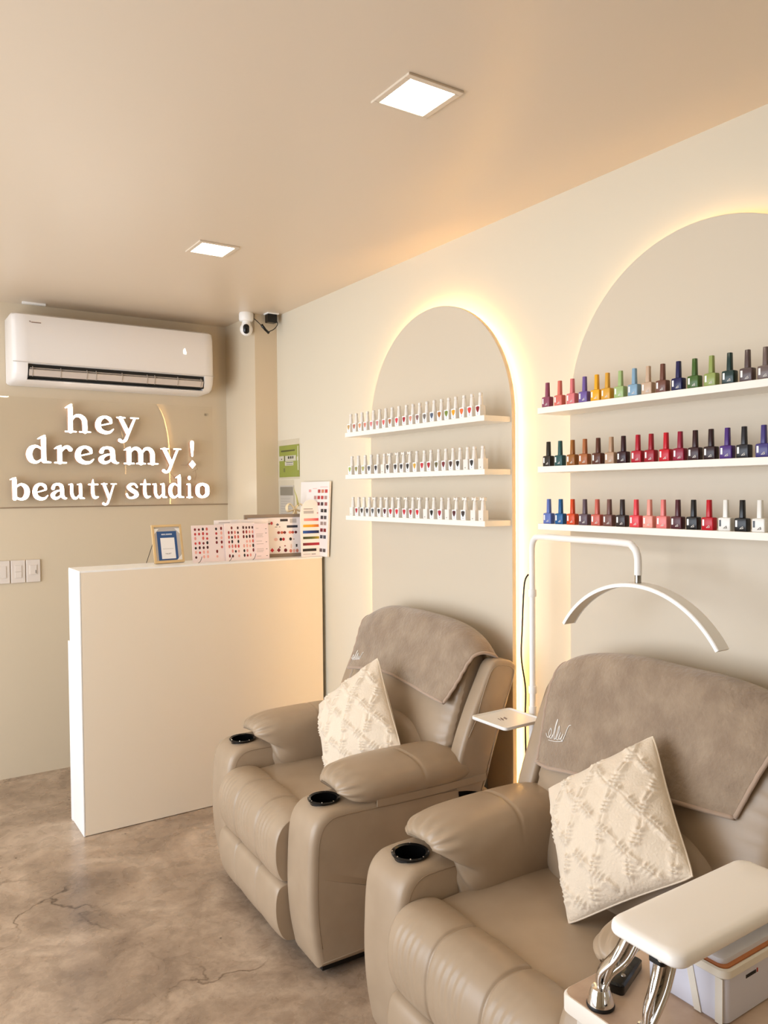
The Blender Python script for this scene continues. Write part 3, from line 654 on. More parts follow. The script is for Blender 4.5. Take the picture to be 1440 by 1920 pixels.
# sheared panel kept planar: right edge leans toward camera as in the photo
def q4(u0, u1, v0, v1, y0, y1, mi):
    ca, sa = math.cos(.085), math.sin(.085)
    def P(u, v):
        x, z = (u-1)*Wd, v*Hd; return (x*ca+z*sa, -x*sa*0+z*ca)
    ps = [P(u0,v0),P(u1,v0),P(u1,v1),P(u0,v1)]
    mb.rings([[(x, y, z) for x, z in ps] for y in (y0, y1)], mi)
q4(0, 1, 0, 1, -.006, .004, 0)
rnd = random.Random(5)
for r_, (v, cells) in enumerate(((.85,[(.62,(176,44,40)),(.74,(196,120,90)),(.86,(186,34,38))]),(.765,[(.49,(190,140,134)),(.61,(176,28,36)),(.73,(186,50,50)),(.85,(170,130,120))]),(.68,[(.61,(120,24,34)),(.73,(60,40,44)),(.86,(150,80,74))]),(.59,[(.74,(36,34,38)),(.85,(24,24,28))]),(.50,[(.74,(40,36,40)),(.85,(60,60,64))]),(.42,[(.74,(150,130,120)),(.85,(160,140,130))]),(.33,[(.74,(120,20,24)),(.85,(130,30,34))]),(.24,[(.74,(60,60,76)),(.85,(70,70,84))]),(.06,[(.74,(90,70,70)),(.85,(80,70,70))]))):
    for u, rgb in cells:
        mats.append(mat('ink %d %d %d' % rgb, rgb, .4)); q4(u, u+.085, v, v+.045, -.0068, -.006, len(mats)-1)
rgb = (222, 150, 146); mats.append(mat('ink p', rgb, .4))
q4(.30, .38, .86, .895, -.0068, -.006, len(mats)-1); q4(.44,.58,.905,.91,-.0068,-.006,len(mats)-1); q4(.7,.95,.925,.93,-.0068,-.006,len(mats)-1)
tb.location = (1.908, 3.375, 1.126); mb.build('print', mats, tb)
# thin grey board behind it
o = MB().box((0, 0, 0), (.006, .30, .36)).build('backing_board', mat('grey board', (128, 112, 96), .6), bevel=.001); o.location = (1.912, 3.36, 1.135); tag(o, 'thin brown board behind the tall swatch board on right wall', 'board')
bpy.data.objects.remove(o)
# green poster
def wall_sheet(name, label, cat, y0, z0, w_, h_, base, patches, holder=True):
    r = empty(name, (XR, y0, z0), label, cat, rz=-PI/2)   # local x -> -Y world, local -y -> -X world
    mats = [mat('ink %d %d %d' % base, base, .35)]; mb = MB(); mb.box((0, -.0035, 0), (w_, -.001, h_), 0)
    for k, (sh, x, z, a, c, rgb) in enumerate(patches):
        mats.append(mat('ink %d %d %d' % rgb, rgb, .4)); yy = -.0038-k*1e-5
        mb.box((x*w_, yy, z*h_), ((x+a)*w_, -.0035, (z+c)*h_), len(mats)-1)
    mb.build('sheet', mats, r)
    if holder:
        bx('sleeve', (-.012, -.0065, -.012), (w_+.012, -.0055, h_+.03), M_acry, r)
    return r
wall_sheet('poster', 'green printed notice in a clear sleeve on wall by the column', 'poster', 3.93, 1.530, .235, .172, (146, 158, 60),
   [('r',.10,.80,.7,.05,(70,80,30)),('r',.0,.52,.24,.15,(214,210,196)),('r',.30,.50,.55,.17,(206,204,190)),('r',.30,.36,.42,.12,(214,210,200)),('r',.10,.56,.06,.03,(50,50,30)),('r',.27,.5,.04,.17,(30,34,20)),('r',.45,.57,.08,.08,(40,44,30)),('r',.56,.57,.08,.08,(40,44,30)),('r',.67,.57,.06,.08,(40,44,30)),('r',.36,.44,.34,.02,(40,44,30)),('r',.9,.5,.08,.12,(210,206,196)),('r',.36,.38,.34,.02,(120,120,100)),('r',.22,.16,.08,.12,(110,116,60)),('r',.94,.2,.03,.75,(236,234,224))])
wall_sheet('notice', 'grey and white printed notice in a clear sleeve below green poster', 'poster', 3.926, 1.290, .165, .195, (206, 200, 192),
   [('r',.02,.72,.94,.24,(140,134,122))]+[('r',.06,.62-k*.07,.7,.012,(176,170,164)) for k in range(7)])
# gold bow ornament behind board
gd = empty('bow_ornament', (1.838, 3.592, 1.126), 'cream and gold bow ornament peeping over the grey framed board', 'ornament')
mbw = MB()
for s in (-1, 1):
    mbw.tube(catmull([(0,0,.235),(s*.025,.004,.262),(s*.045,.0,.25),(s*.04,-.004,.225),(0,0,.235)],6), .0065, 8, flat=(1.6,.6))
    mbw.tube(catmull([(0,0,.235),(s*.014,0,.20),(s*.03,0,.17)],5), .006, 8, flat=(1.6,.5))
mbw.build('bow', mat('cream ribbon', (240, 220, 180), .5), gd, smooth=True)
MB().lathe([(.028,0),(.032,.02),(.026,.12),(.012,.15),(.010,.235)], n=20).build('jar', mat('gold glass', (222,196,150), .25, metal=.3), gd, smooth='angle')
MB().tube([(.02,0,.25),(.010,.0,.30),(-.004,.004,.345)], [.006,.004,.001], 8).build('feather', mat('olive feather', (190,186,120), .6), gd, smooth=True)

# ------------------------------------------------------------------ recliners
def round_extrude(mb, prof, y0, y1, r, n=4, mi=0):
    """extrude closed (x,z) profile along y with rounded rims"""
    P = [np.array(p, float) for p in prof]; N = len(P)
    ar = sum(P[i][0]*P[(i+1) % N][1]-P[(i+1) % N][0]*P[i][1] for i in range(N)); sg = 1 if ar > 0 else -1
    nr = []
    for i in range(N):
        e1 = P[i]-P[i-1]; e2 = P[(i+1) % N]-P[i]
        n1 = np.array([e1[1], -e1[0]])/(np.hypot(*e1)+1e-9); n2 = np.array([e2[1], -e2[0]])/(np.hypot(*e2)+1e-9)
        q = n1+n2; nr.append(sg*q/(np.hypot(*q)+1e-9))
    R = []
    seq = [(r*(1-math.sin(a)), y0+r*(1-math.cos(a))) for a in [PI/2*k/n for k in range(n+1)]]
    seq += [(r*(1-math.cos(a)), y1-r*(1-math.sin(a))) for a in [PI/2*k/n for k in range(n+1)]]
    for ins, y in seq: R.append([(float(p[0]-ins*q[0]), y, float(p[1]-ins*q[1])) for p, q in zip(P, nr)])
    mb.rings(R, mi)
def scaled_ring(P, c, f): return [(c[0]+(p[0]-c[0])*f, c[1]+(p[1]-c[1])*f) for p in P]
ARM = [(.5,.042),(.25,.042)]+[(.022,.042)]+catmull([(.016,.055),(.0,.14),(-.008,.24),(-.006,.34),(.000,.42),(.013,.466),(.040,.494),(.08,.504),(.20,.506),(.40,.503),(.56,.490),(.64,.462),(.695,.41),(.725,.33),(.735,.22),(.735,.12),(.730,.055)], 4)+[(.725,.042)]
def grid_noise(x, y, z): return math.sin(x*61+y*23)*math.sin(y*47-z*31)*math.sin(z*53+x*17)
def make_recliner(label):
    R = empty('recliner_chair', (0, 0, 0), label, 'armchair', 'taupe leather recliners along the right wall')
    for s in (-1, 1):
        ya, yb = (-.44, -.262) if s < 0 else (.262, .44)
        m = MB(); round_extrude(m, ARM, ya, yb, .024)
        arm = m.build('arm', M_leather, R, smooth='angle')
        # hole for the cup
        cut = MB().lathe([(.043, .44), (.043, .60)], (.088, s*.345, 0), 32).build('cut', M_leather)
        bo = arm.modifiers.new('b', 'BOOLEAN'); bo.object = cut; bo.operation = 'DIFFERENCE'; bo.solver = 'EXACT'
        apply_mods(arm); bpy.data.objects.remove(cut)
        cup = MB().lathe([(.036, .446), (.041, .448), (.0425, .50), (.0445, .507), (.050, .5085), (.0505, .5115), (.047, .514), (.0405, .511), (.0395, .452), (.002, .450)], (.088, s*.345, 0), 40)
        c_ = cup.build('cup_holder', M_black, arm, smooth='angle')
        st2 = MB()
        for k in range(8):
            a = 2*PI*k/8+.2; st2.lathe([(.0016, .5125), (.0018, .5145), (.0006, .5152)], (.088+.047*math.cos(a), s*.345+.047*math.sin(a), 0), 8)
        st2.build('stud', M_chrome, arm)
        sm_ = MB()
        for yy in ((ya+.0006, -.0015) , (yb-.0006, .0015)):
            q = [p for p in ARM if (p[1] > .06 and p[0] < .66)]
            q = sorted(q, key=lambda p: math.atan2(p[1]-.25, p[0]-.3), reverse=False)
            q = [p for p in ARM[4:50] if p[1] > .07]
            pts = []
            for p in q:
                dx, dz = .32-p[0], .27-p[1]; L_ = math.hypot(dx, dz); pts.append((p[0]+dx/L_*.026, yy[0]-.0*s, p[1]+dz/L_*.026))
            sm_.tube(pts, .0013, 5)
        sm_.build('seam', M_stitch, arm, smooth=True)
        # pad
        X0, X1 = .118, .630
        base = [(.420,.482),(.450,.512),(.448,.550),(.415,.580),(.35,.594),(.285,.594),(.238,.576),(.218,.535),(.216,.46),(.224,.38),(.238,.322),(.256,.320),(.266,.40),(.272,.470),(.32,.486),(.38,.482)]
        base = catmull(base, 7, True); cy, cz = .335, .535
        rings = []
        NS = 120
        for i in range(NS+1):
            u = i/NS; t = 2*u-1
            f = max(.02, (1-abs(t)**(6.0 if t < 0 else 4.0)))**(.40)
            x = X0+(X1-X0)*u
            ring = []
            for k, (y, z) in enumerate(base):
                low = min(1, max(0, (.53-z)/.07)); low = low*low*(3-2*low)
                a = 2*PI*k/len(base)
                pl = 1+.10*math.cos(a*19)*math.exp(-(u*(X1-X0)-.010)**2/.0011) + .03*math.cos(a*15)*math.exp(-((1-u)*(X1-X0))/.03)
                ff = f*pl
                yy = cy+(y-cy)*(.35+.65*ff); zz = cz+(z-cz)*ff
                xx = x + .052*low*(1-u)**2
                if t < 0: xx -= .035*max(0, (z-.53)/.07)*(1-f)*0
                zz += .006*math.sin(PI*u)
                if z > .5: zz -= .004*math.exp(-((u-.50-.25*(y-.3))/.010)**2)
                ring.append((xx, s*yy, zz))
            rings.append(ring)
        # front end bulges forward at the top
        for i, ring in enumerate(rings[:16]):
            g = (1-i/16)**2
            rings[i] = [(x-.012*g*max(0, min(1, (z-.47)/.1)), y, z) for x, y, z in ring]
        m = MB(); m.rings(rings); m.build('arm_pad', M_leather, R, smooth=True)
        # flap under the pad
        q = [(.22+.42*k/12, s*(.4405), .494-.004*math.sin(PI*k/12)) for k in range(13)]
        m = MB(); m.rings([[(x, y, z-.007), (x, y+s*.004, z-.007), (x, y+s*.004, z+.016), (x, y, z+.016)] for x, y, z in q])
        m.build('pad_flap', M_leather, R, smooth='angle')
    # seat
    def softbox(x0, x1, y0, y1, z0, z1, crown, n=28):
        m = MB(); Rr = []
        prof = [(x0, z0), (x1, z0), (x1, z1-.02), (x1-.02, z1)]+[(x1-.02-(x1-x0-.04)*k/8, z1+crown*math.sin(PI*k/8)) for k in range(1, 8)]+[(x0+.012, z1), (x0, z1-.015)]
        round_extrude(m, prof, y0, y1, .018); return m
    softbox(.100, .56, -.262, .262, .20, .418, .010).build('seat', M_leather, R, smooth='angle')
    roll = catmull([(.112,.416),(.085,.434),(.045,.438),(.008,.430),(-.022,.405),(-.038,.365),(-.041,.315),(-.034,.270),(-.014,.238),(.02,.236),(.08,.26),(.115,.34)], 4, True)
    def panelled(prof, c, y0, y1, name, seams, depth, zmin=-1, wr_=.0016):
        rings = []; N = 170
        for i in range(N+1):
            u = i/N; y = y0+(y1-y0)*u; f = (1-abs(2*u-1)**14)**.5 if 0 < i < N else .25
            g = 0
            for q in seams: g = max(g, math.exp(-((y-q)/.0045)**2))
            segs = [y0]+list(seams)+[y1]; bulge = 0
            for a_, b_ in zip(segs[:-1], segs[1:]):
                if a_ <= y <= b_: bulge = math.sin(PI*(y-a_)/(b_-a_))**.6
            k_ = (.93+.07*f) - depth*g*.5 + depth*.35*bulge
            ring = []
            for x, z in scaled_ring(prof, c, k_):
                d = wr_*math.sin(y*260+math.sin(z*30)*2.0)*max(0, math.sin((z-.25)*14))*(.5+.5*math.sin(y*37+1)) if wr_ else 0
                ring.append((x-d, y, z))
            rings.append(ring)
        m = MB(); m.rings(rings); return m.build(name, M_leather, R, smooth=True)
    panelled(roll, (.04, .34), -.262, .262, 'seat_front', (-.095, .095), .11)
    foot = catmull([(.03,.232),(-.012,.232),(-.034,.215),(-.042,.165),(-.036,.105),(-.016,.060),(.010,.046),(.05,.05),(.07,.14),(.06,.22)], 4, True)
    panelled(foot, (.02, .14), -.262, .262, 'footrest', (-.095, .095), .11, wr_=.0008)
    # lumbar cushion
    m = MB(); rings = []
    for i in range(25):
        v = i/24; a = -PI/2+PI*v; f = max(.03, math.cos(a))**.55; z = .505+.145*math.sin(a)
        rings.append([(.525+.035*math.sin(a)+.095*f*sgnpow(math.cos(q), .8), .275*f*sgnpow(math.sin(q), .75), z) for q in [2*PI*k/40 for k in range(40)]])
    m.rings(rings); m.build('lumbar_cushion', M_leather, R, smooth=True)
    # back cushion
    m = MB(); rings = []
    for i in range(81):
        u = i/80; t = 2*u-1; rings.append([(x, t*.362, z) for x, z in back_ring(t)])
    m.rings(rings); m.build('back_cushion', M_leather, R, smooth=True)
    # back shell + wings
    WING = catmull([(.520,.44),(.532,.56),(.585,.70),(.648,.825),(.672,.866),(.700,.880),(.75,.872),(.768,.862),(.778,.842),(.755,.77),(.695,.61),(.640,.462),(.615,.44)], 4, True)
    for s in (-1, 1):
        m = MB(); round_extrude(m, WING, *((-.44, -.375) if s < 0 else (.375, .44)), .014)
        wg = m.build('wing', M_leather, R, smooth='angle')
        q = [p for p in WING[6:46]]; pts = []
        for p in q:
            dx, dz = .64-p[0], .68-p[1]; L_ = math.hypot(dx, dz)+1e-6; pts.append((p[0]+dx/L_*.02, s*.4405, p[1]+dz/L_*.02))
        MB().tube(pts, .0014, 5).build('seam', M_leather, wg, smooth=True)
    m = MB(); round_extrude(m, [(.60,.44),(.64,.60),(.72,.80),(.73,.86),(.766,.852),(.742,.77),(.70,.61),(.635,.44)], -.376, .376, .01)
    m.build('back_shell', M_leather, R, smooth='angle')
    bx('base', (.05, -.40, .012), (.68, .40, .05), M_dark, R)
    bx('bracket', (.60, -.40, .40), (.68, .40, .47), M_dark, R)
    for x in (.10, .62):
        for y in (-.36, .36): MB().lathe([(.02, 0), (.022, .02), (.018, .03)], (x, y, 0), 16).build('foot', M_dark, R)
    return R
def sgnpow(v, p): return math.copysign(abs(v)**p, v)
BACK = [(.520,.560),(.515,.60),(.533,.66),(.555,.72),(.576,.78),(.596,.84),(.619,.90),(.648,.952),(.675,.975),(.715,.968),(.740,.935),(.737,.88),(.705,.76),(.66,.62),(.60,.555)]
BACKC = catmull(BACK, 4, True)
def back_ring(t, off=0):
    f = max(.0, 1-abs(t)**5)**.42; cx, cz = .645, .76
    k = .60+.40*f; top = 1-.14*abs(t)**3.2
    out = []
    for x, z in BACKC:
        zz = cz+(z-cz)*(.80+.20*f); zz = .56+(zz-.56)*top
        xx = cx+(x-cx)*k
        # horizontal tuck lines at the sides
        out.append((xx+.003*math.sin(z*150)*abs(t)**4, zz))
    return out
# smooth towel path along the cushion, offset outward
def towel_path(t, off):
    R = back_ring(t); N = len(R)
    pts = R[8:44]    # from low front over the top to the rear
    out = []
    for i, p in enumerate(pts):
        a = pts[max(i-1, 0)]; c = pts[min(i+1, len(pts)-1)]; dx, dz = c[0]-a[0], c[1]-a[1]; L_ = math.hypot(dx, dz)+1e-9
        out.append((p[0]-dz/L_*off, p[1]+dx/L_*off))
    return out
def path_at(pts, s):
    acc = 0
    for a, b_ in zip(pts[:-1], pts[1:]):
        L_ = math.hypot(b_[0]-a[0], b_[1]-a[1])
        if acc+L_ >= s: f = (s-acc)/L_; return (a[0]+(b_[0]-a[0])*f, a[1]+(b_[1]-a[1])*f)
        acc += L_
    a, b_ = pts[-2], pts[-1]; L_ = math.hypot(b_[0]-a[0], b_[1]-a[1]); f = (s-acc)/L_
    return (b_[0]+(b_[0]-a[0])*f, b_[1]+(b_[1]-a[1])*f)
def towel(loc, label, hem, y_l, y_r_top, rear, logo_uv, seed):
    """hem: list of (local y, z) of the front edge from left (far) to right (near); side edges run to (y_l, top) and (y_r_top, rear)"""
    root = empty('towel', loc, label, 'towel', 'plush towels over the recliner backs', RZS[0] if seed == 1 else RZS[1])
    rnd = random.Random(seed); NU, NV = 84, 64
    hy = [h_[0] for h_ in hem]; hz = [h_[1] for h_ in hem]
    def hemp(u):
        t = u*(len(hem)-1); i = min(int(t), len(hem)-2); f = t-i
        return hy[i]+(hy[i+1]-hy[i])*f, hz[i]+(hz[i+1]-hz[i])*f
    def pt(u, v, off):
        y0, z0 = hemp(u); y1 = y_l+(y_r_top-y_l)*u
        y = y0+(y1-y0)*min(1, v*1.35)
        t = max(-1.0, min(1.0, y/.385))
        P = towel_path(t*.97, off)
        # arc length where z = z0
        s0 = 0; acc = 0
        for a, b_ in zip(P[:-1], P[1:]):
            L_ = math.hypot(b_[0]-a[0], b_[1]-a[1])
            if b_[1] >= z0: s0 = acc+L_*max(0, (z0-a[1])/(b_[1]-a[1]+1e-9)); break
            acc += L_
        s = s0+(rear-s0)*v
        x, z = path_at(P, s)
        over = abs(y)-.385
        if over > 0: z -= over*.9
        wv = .004*math.sin(u*19+seed)*math.sin(v*5+1)+.003*math.sin(u*7+v*11+seed)
        wv += .006*math.exp(-((v)/.08)**2)*math.sin(u*14+seed)
        return Vector((x-wv-.002, y, z+wv*.5))
    m = MB()
    top = [pt(i/NU, j/NV, .017) for j in range(NV+1) for i in range(NU+1)]
    bot = [pt(i/NU, j/NV, .007) for j in range(NV+1) for i in range(NU+1)]
    n0 = len(top); fs = []
    W_ = NU+1
    for j in range(NV):
        for i in range(NU):
            a = j*W_+i; fs.append((a, a+1, a+W_+1, a+W_)); fs.append((n0+a, n0+a+W_, n0+a+W_+1, n0+a+1))
    for i in range(NU): fs.append((i, n0+i, n0+i+1, i+1)); a = NV*W_+i; fs.append((a, a+1, n0+a+1, n0+a))
    for j in range(NV): a = j*W_; fs.append((a, a+W_, n0+a+W_, n0+a)); a = j*W_+NU; fs.append((a, n0+a, n0+a+W_, a+W_))
    m.add([tuple(p) for p in top+bot], fs); m.build('cloth', M_towel, root, smooth=True)
    hm = MB(); hm.tube([tuple(pt(i/60, .0, .014)) for i in range(61)], .0065, 8, flat=(1.2, .9)); hm.tube([tuple(pt(1.0, j/50, .014)) for j in range(51)], .0060, 8, flat=(1.2, .9)); hm.tube([tuple(pt(.0, j/50, .014)) for j in range(51)], .0060, 8)
    hm.build('hem', M_hem, root, smooth=True)
    # embroidery
    em = MB(); u0, v0, du, dv_ = logo_uv
    def E(P, r=.0012): em.tube([tuple(pt(u0+a*du, v0+b_*dv_, .0185)) for a, b_ in catmull(P, 5)], r, 5)
    E([(-.1,.25),(.05,.1),(.2,.3),(.12,.55),(.05,.3),(.2,.1),(.3,.3)]); E([(.3,.1),(.38,.9),(.42,1.0),(.38,.5),(.42,.15),(.5,.2)])
    E([(.5,.15),(.56,.75),(.6,.6),(.56,.2),(.66,.15)]); E([(.66,.2),(.7,.5),(.68,.2),(.78,.25),(.84,.45),(.8,.2),(.9,.2),(1.0,.8),(1.1,.9)]); E([(.1,.0),(.5,.05),(.9,.12)], .0009)
    em.build('embroidery', M_thread, root, smooth=True)
    return root
CH = [(1.083, 2.436), (1.067, 1.300)]
RZS = [-math.radians(2.5), -math.radians(1.5)]
r1 = make_recliner('taupe leather recliner with cup holders in front of the narrow arch, nearer the counter')
r1.location = (CH[0][0], CH[0][1], 0); r1.rotation_euler.z = RZS[0]
r2c = copy_thing(r1); r2c['label'] = 'taupe leather recliner in the foreground at lower right, beside the lamp pole'
r2c.location = (CH[1][0], CH[1][1], 0); r2c.rotation_euler.z = RZS[1]
towel((CH[0][0], CH[0][1], 0), 'taupe plush towel over the back of the rear recliner, pointed corner hanging', [(.32,.725),(.2,.750),(.10,.762),(0,.762),(-.15,.750),(-.34,.730)], .375, -.405, .40, (.02, .10, .10, .12), 1)
towel((CH[1][0], CH[1][1], 0), 'taupe plush towel over the back of the foreground recliner, white embroidered script', [(.355,.655),(.2,.675),(.05,.69),(-.10,.70),(-.27,.715)], .375, -.40, .52, (.05, .14, .13, .12), 4)

# ------------------------------------------------------------------ cushions
def cushion(label, L, T, R_, B, seed, thick=.075):
    L, T, R_, B = (Vector(p) for p in (L, T, R_, B))
    root = empty('throw_pillow', tuple((L+T+R_+B)/4), label, 'cushion', 'cream ruffled cushions on the recliners'); c0 = (L+T+R_+B)/4
    nrm = (T-L).cross(B-L).normalized()
    if nrm.x > 0: nrm = -nrm
    def base(u, v): # u along L->T, v from L->B
        p = L*(1-u)*(1-v)+T*u*(1-v)+R_*u*v+B*(1-u)*v
        # edges pull in slightly
        e = .035*(math.sin(PI*u)*(.5-v)*abs(2*v-1)**2*2*0)
        cu = (u-.5); cv = (v-.5)
        p = c0+(p-c0)*(1+.015-.045*(1-(2*cu)**2)*abs(2*cv)**3-.045*(1-(2*cv)**2)*abs(2*cu)**3-.03*abs(4*cu*cv)**6)
        return p
    def h(u, v): return ((1-(2*u-1)**2)**.55*(1-(2*v-1)**2)**.55)
    N = 150; m = MB(); rnd = random.Random(seed)
    def ruffle(u, v):
        wob = .03*math.sin(v*23+seed)+.03*math.sin(u*19+2)
        f1 = u*3.3+v*2.1+wob; f2 = u*3.3-v*2.1+wob*.7+.4
        r_ = 0
        for f, o in ((f1, v-u*.4), (f2, v+u*.4)):
            d = abs((f+.5) % 1-.5)
            ex = math.exp(-(d/.13)**2)
            r_ = max(r_, ex*(.60+.40*math.sin(o*120+4*math.sin(o*31)+d*14)) - .38*math.exp(-(d/.025)**2))
        return r_
    def fr(u, v):
        e = min(u, 1-u, v, 1-v); k = min(1, e/.05)
        return base(u, v)+nrm*(thick*h(u, v)+.0125*ruffle(u, v)*k)-c0
    m.grid(lambda u, v: tuple(fr(u, v)), N, N); m.build('front_cover', M_pillow, root, smooth=True, fixn=False)
    m = MB(); m.grid(lambda u, v: tuple(base(u, v)-nrm*(thick*.95*h(u, v))-c0), 40, 40)
    m.build('back_cover', M_pback, root, smooth=True, fixn=False)
    E = [base(k/20, 0) for k in range(20)]+[base(1, k/20) for k in range(20)]+[base(1-k/20, 1) for k in range(20)]+[base(0, 1-k/20) for k in range(20)]
    MB().tube([tuple(p-c0) for p in E], 0.0022, 8, closed=True).build('piping', M_pillow, root, smooth=True)
    return root
# corners: left, top, right, bottom
cushion('cream ruffled cushion standing on the rear recliner', (1.430, 2.615, .638), (1.545, 2.375, .845), (1.480, 2.135, .588), (1.345, 2.400, .418), 1, .07)
cushion('cream ruffled cushion on the foreground recliner, larger in view', (1.500, 1.480, .655), (1.598, 1.222, .846), (1.455, 1.010, .622), (1.362, 1.280, .424), 2, .075)

# ------------------------------------------------------------------ half moon floor lamp
lp = empty('floor_lamp', (1.800, 1.845, 0), 'white half moon floor lamp with side tray, standing between the recliners', 'lamp')
MB().lathe([(.105, 0), (.108, .006), (.104, .014), (.02, .018)], n=40).build('base', M_white, lp, smooth='angle')
MB().tube([(0, 0, .014), (0, 0, .745)], .0125, 16).build('lower_pole', M_white, lp, smooth='angle')
px = [(0, 0, .74), (0, 0, 1.20), (0, -.001, 1.262), (-.004, -.016, 1.288), (-.010, -.045, 1.299), (-.03, -.13, 1.300)]
arc_ = catmull([(0,0,1.20),(0,0,1.262),(-.004,-.014,1.290),(-.012,-.048,1.300),(-.05,-.20,1.302),(-.092,-.44,1.304),(-.098,-.478,1.296),(-.100,-.495,1.270),(-.100,-.496,1.222)], 6)
MB().tube([(0,0,.74)]+arc_, .0098, 14).build('pole_arm', M_white, lp, smooth='angle')
for z in (.80, 1.115): MB().lathe([(.0128, z-.012), (.0135, z-.01), (.0135, z+.01), (.0128, z+.012)], n=20).build('collar', M_white, lp, smooth='angle')
MB().lathe([(.0085, 1.195), (.0085, 1.222)], (-.100, -.496, 0), 16).build('swivel', M_steel, lp, smooth='angle')
A = (-.100, -.496, 1.198)
def arcpt(f):    # f -1..1, half angle
    W2, H2 = .247, .135
    Rr = (W2*W2+H2*H2)/(2*H2); th = math.asin(W2/Rr)*f
    return (A[0], A[1]-Rr*math.sin(th), A[2]-Rr+Rr*math.cos(th)), th
rings = []; rin = []
for k in range(49):
    (x, y, z), th = arcpt(-1+2*k/48); n_ = Vector((0, -math.sin(th), math.cos(th)))
    def q(a, b_): return tuple(Vector((x, y, z))+Vector((a, 0, 0))+n_*b_)
    rings.append([q(-.023, .001), q(-.021, .003), q(.021, .003), q(.023, .001), q(.023, -.007), q(.020, -.007), q(.020, -.003), q(-.020, -.003), q(-.020, -.007), q(-.023, -.007)])
    rin.append([q(-.0198, -.0032), q(.0198, -.0032), q(.0198, -.0060), q(-.0198, -.0060)])
MB().rings(rings).build('light_arc', M_white, lp, smooth='angle')
MB().rings(rin).build('diffuser', M_led_off, lp, smooth='angle')
MB().tube(catmull([(-.004,.013,1.175),(-.014,.022,1.14),(-.020,.026,1.0),(-.022,.028,.90),(-.012,.020,.80),(-.014,.020,.70),(-.012,.018,.55),(.0,.02,.35),(.02,.03,.05)], 6), .0028, 8).build('cable', M_black, lp, smooth=True)
tr = MB(); tr.rings([rr_ring(.165, .160, .012, 0), rr_ring(.168, .163, .012, .002), rr_ring(.168, .163, .012, .010), rr_ring(.158, .153, .010, .0105), rr_ring(.154, .149, .010, .006)])
t_ = tr.build('tray', M_white, lp, smooth='angle'); t_.location = (-.105, .005, .715)
ink = MB()
for k, (x, y) in enumerate(((-.03,.01),(-.024,.004),(-.018,.012),(-.010,.006),(-.004,.010))): ink.tube([(x, y-.012, .0066), (x+.004, y+.006, .0066)], .0009, 5)
ink.build('print', mat('print brown', (130, 100, 84), .6), t_)
cl = MB(); cl.box((-.02, -.016, .690), (.016, .016, .715)); cl.box((-.005, -.060, .694), (.022, -.014, .712)); cl.build('clamp', M_plast, lp, bevel=.003)

# ------------------------------------------------------------------ manicure table
TZ = .66
tbn = empty('manicure_table', (.897, .403, 0), 'small manicure table with beige top and white rim, lower right corner', 'table')
t = MB(); rs = lambda g, z: [(x+.245, y+.230, z) for x, y, _ in rr_ring(.49-g, .46-g, .018, 0)]
t.rings([rs(.006, TZ-.030), rs(0, TZ-.027), rs(0, TZ-.004), rs(.004, TZ-.001), rs(.006, TZ-.0008)])
t.build('rim', mat('table rim white', (226, 216, 202), .4), tbn, smooth='angle')
t = MB(); t.rings([rs(.0065, TZ-.006), rs(.0065, TZ)]); t.build('tabletop', mat('beige laminate', (214, 188, 162), .14, noise=(9, (184, 154, 130), 7)), tbn, smooth='angle')
t = MB(); t.box((.012, .012, TZ-.085), (.478, .436, TZ-.031)); t.build('drawer_box', mat('table body', (214, 204, 190), .45), tbn, bevel=.004)
bx('drawer', (.0075, .03, TZ-.080), (.012, .42, TZ-.037), mat('drawer grey', (178, 168, 158), .4), tbn, bevel=.001)
bx('drawer_latch', (.004, .385, TZ-.068), (.0075, .405, TZ-.050), M_dark, tbn)
for x in (.03, .46):
    for y in (.03, .42): bx('leg', (x-.014, y-.014, 0), (x+.014, y+.014, TZ-.085), M_white, tbn, bevel=.003)
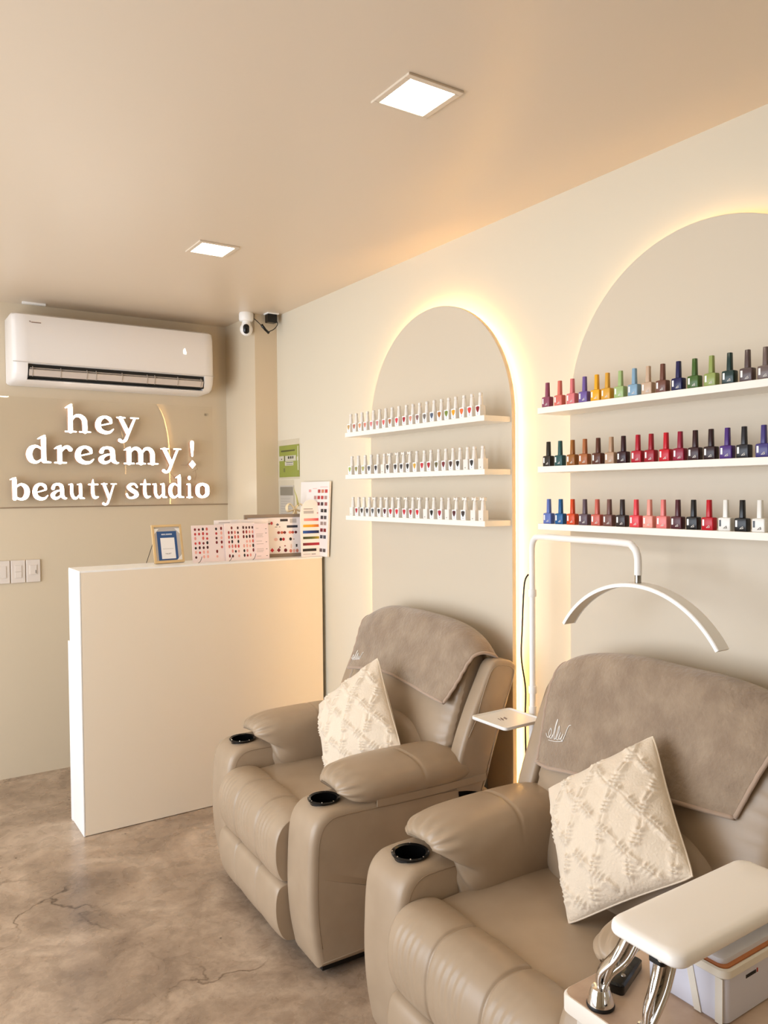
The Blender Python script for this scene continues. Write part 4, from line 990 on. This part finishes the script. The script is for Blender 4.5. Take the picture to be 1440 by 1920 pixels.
# hand rest
hr = empty('hand_rest', (1.09, .725, TZ), 'white padded hand rest on chrome legs standing on the manicure table', 'hand rest')
hp = MB()
def srr(w_, d, r, z): return rr_ring(w_, d, r, z, 6)
pad_prof = [(a_+.016, b_-.008, c_, d_) for a_, b_, c_, d_ in [(.322, .124, .016, .1205), (.332, .134, .020, .1215), (.336, .138, .022, .125), (.336, .138, .022, .131), (.334, .136, .022, .1365), (.327, .129, .022, .1405), (.31, .112, .02, .1425), (.20, .04, .01, .1432)]]
hp.rings([srr(*p) for p in pad_prof]); pd = hp.build('pad', mat('white leatherette', (252, 246, 238), .35, bump=(30, .05, .002)), hr, smooth=True); pd.location = (.008, .002, 0)
def hleg(x, y, sx, dy=0):
    m = MB(); m.lathe([(.0205, 0), (.0215, .003), (.0205, .006)], (x, y, 0), 32); ft = m.build('foot_pad', M_dark, hr, smooth='angle')
    m = MB(); m.lathe([(.0205, .004), (.0200, .009), (.0165, .022), (.0135, .029), (.009, .0305)], (x, y, 0), 32); m.build('foot', M_chrome, hr, smooth='angle')
    m = MB()
    m.tube(catmull([(x, y+.003, .026), (x+sx*.004, y+.004, .05), (x+sx*.016, y+dy*.6, .082), (x+sx*.028, y-.001+dy, .119)], 6), [.0065+.0055*k/18 for k in range(19)], 12, flat=(1.5, .6))
    m.tube(catmull([(x, y-.003, .026), (x+sx*.012, y-.008, .05), (x+sx*.030, y-.009+dy*.6, .078), (x+sx*.048, y-.008+dy, .119)], 6), [.0065+.003*k/18 for k in range(19)], 12, flat=(1.1, .7))
    m.rings([[(x+sx*(.003+.034*k*k)+a_*(.003+.014*k), y-.003+b_+dy*k, .027+.090*k) for a_, b_ in ((-1, -.002), (1, -.004), (1, .001), (-1, .003))] for k in [i/8 for i in range(9)]])
    m.build('leg', M_chrome, hr, smooth=True)
    MB().rings([srr(.05, .026, .006, .1155), srr(.05, .026, .006, .1210)]).build('mount_plate', M_black, hr).location = (x+sx*.038, y-.003+dy, 0)
hleg(-.168, .076, 1, -.028); hleg(-.182, -.020, 1); hleg(.164, .052, -.12); hleg(.164, -.040, -.12)
# storage box
sbx = empty('storage_box', (1.032, .664, TZ), 'translucent white storage box with orange rim under the hand rest', 'box')
def brr(w_, d, r, z, cx=.10, cy=.070): return [(x+cx, y+cy, z) for x, y, _ in rr_ring(w_, d, r, 0, 5)]
m = MB(); m.rings([brr(.192, .132, .012, 0), brr(.198, .138, .013, .003), brr(.200, .140, .013, .060), brr(.200, .140, .013, .074)])
m.build('body', mat('lilac grey plastic', (220, 220, 232), .25), sbx, smooth='angle')
m = MB(); m.rings([brr(.202, .142, .014, .070), brr(.206, .146, .015, .072), brr(.206, .146, .015, .083), brr(.200, .140, .014, .085), brr(.194, .134, .013, .083), brr(.192, .132, .013, .075)])
m.build('rim', mat('rim cream', (238, 230, 214), .3), sbx, smooth='angle')
m = MB(); m.rings([brr(.193, .133, .013, .078), brr(.193, .133, .013, .0845), brr(.178, .118, .012, .0845)])
m.build('gasket', mat('orange wood', (206, 130, 76), .45), sbx, smooth='angle')
m = MB(); m.rings([brr(.180, .120, .012, .084), brr(.180, .120, .012, .092), brr(.172, .112, .012, .095), brr(.15, .09, .01, .096)])
m.build('lid', mat('lid white', (236, 238, 244), .2), sbx, smooth='angle')
bd_ = MB()
for (a, c) in (((.118, .0), (.085, .070)), ((.045, .0), (.060, .070)), ((.010,.0),(.010,.07))):
    bd_.rings([[(-.0012, a[0]-.006, a[1]+.002), (-.0012, a[0]+.006, a[1]+.002), (.0006, a[0]+.006, a[1]+.002), (.0006, a[0]-.006, a[1]+.002)], [(-.0012, c[0]-.006, c[1]), (-.0012, c[0]+.006, c[1]), (.0006, c[0]+.006, c[1]), (.0006, c[0]-.006, c[1])]])
bd_.build('brace', mat('brace cream', (226, 218, 204), .35), sbx)
m = MB()
for k in range(6): m.box((.052+k*.0045, -.0006, .056), (.0555+k*.0045, .0006, .061))
m.build('marking', M_dark, sbx)
m = MB(); m.box((.080, -.0006, .056), (.083, .0006, .062)); m.build('red_mark', mat('red mark', (170, 50, 40), .5), sbx)
# black device
dv_ = empty('phone', (1.005, .822, TZ), 'black handset lying on the table behind the chrome legs', 'phone', rz=.35)
m = MB(); m.rings([rr_ring(.090, .024, .006, 0), rr_ring(.092, .026, .006, .002), rr_ring(.092, .026, .006, .014), rr_ring(.086, .020, .006, .017)]); m.build('body', M_black, dv_, smooth='angle')
m = MB(); m.lathe([(.004, .017), (.0035, .0178)], (-.018, -.003, 0), 12); m.build('button', M_steel, dv_)
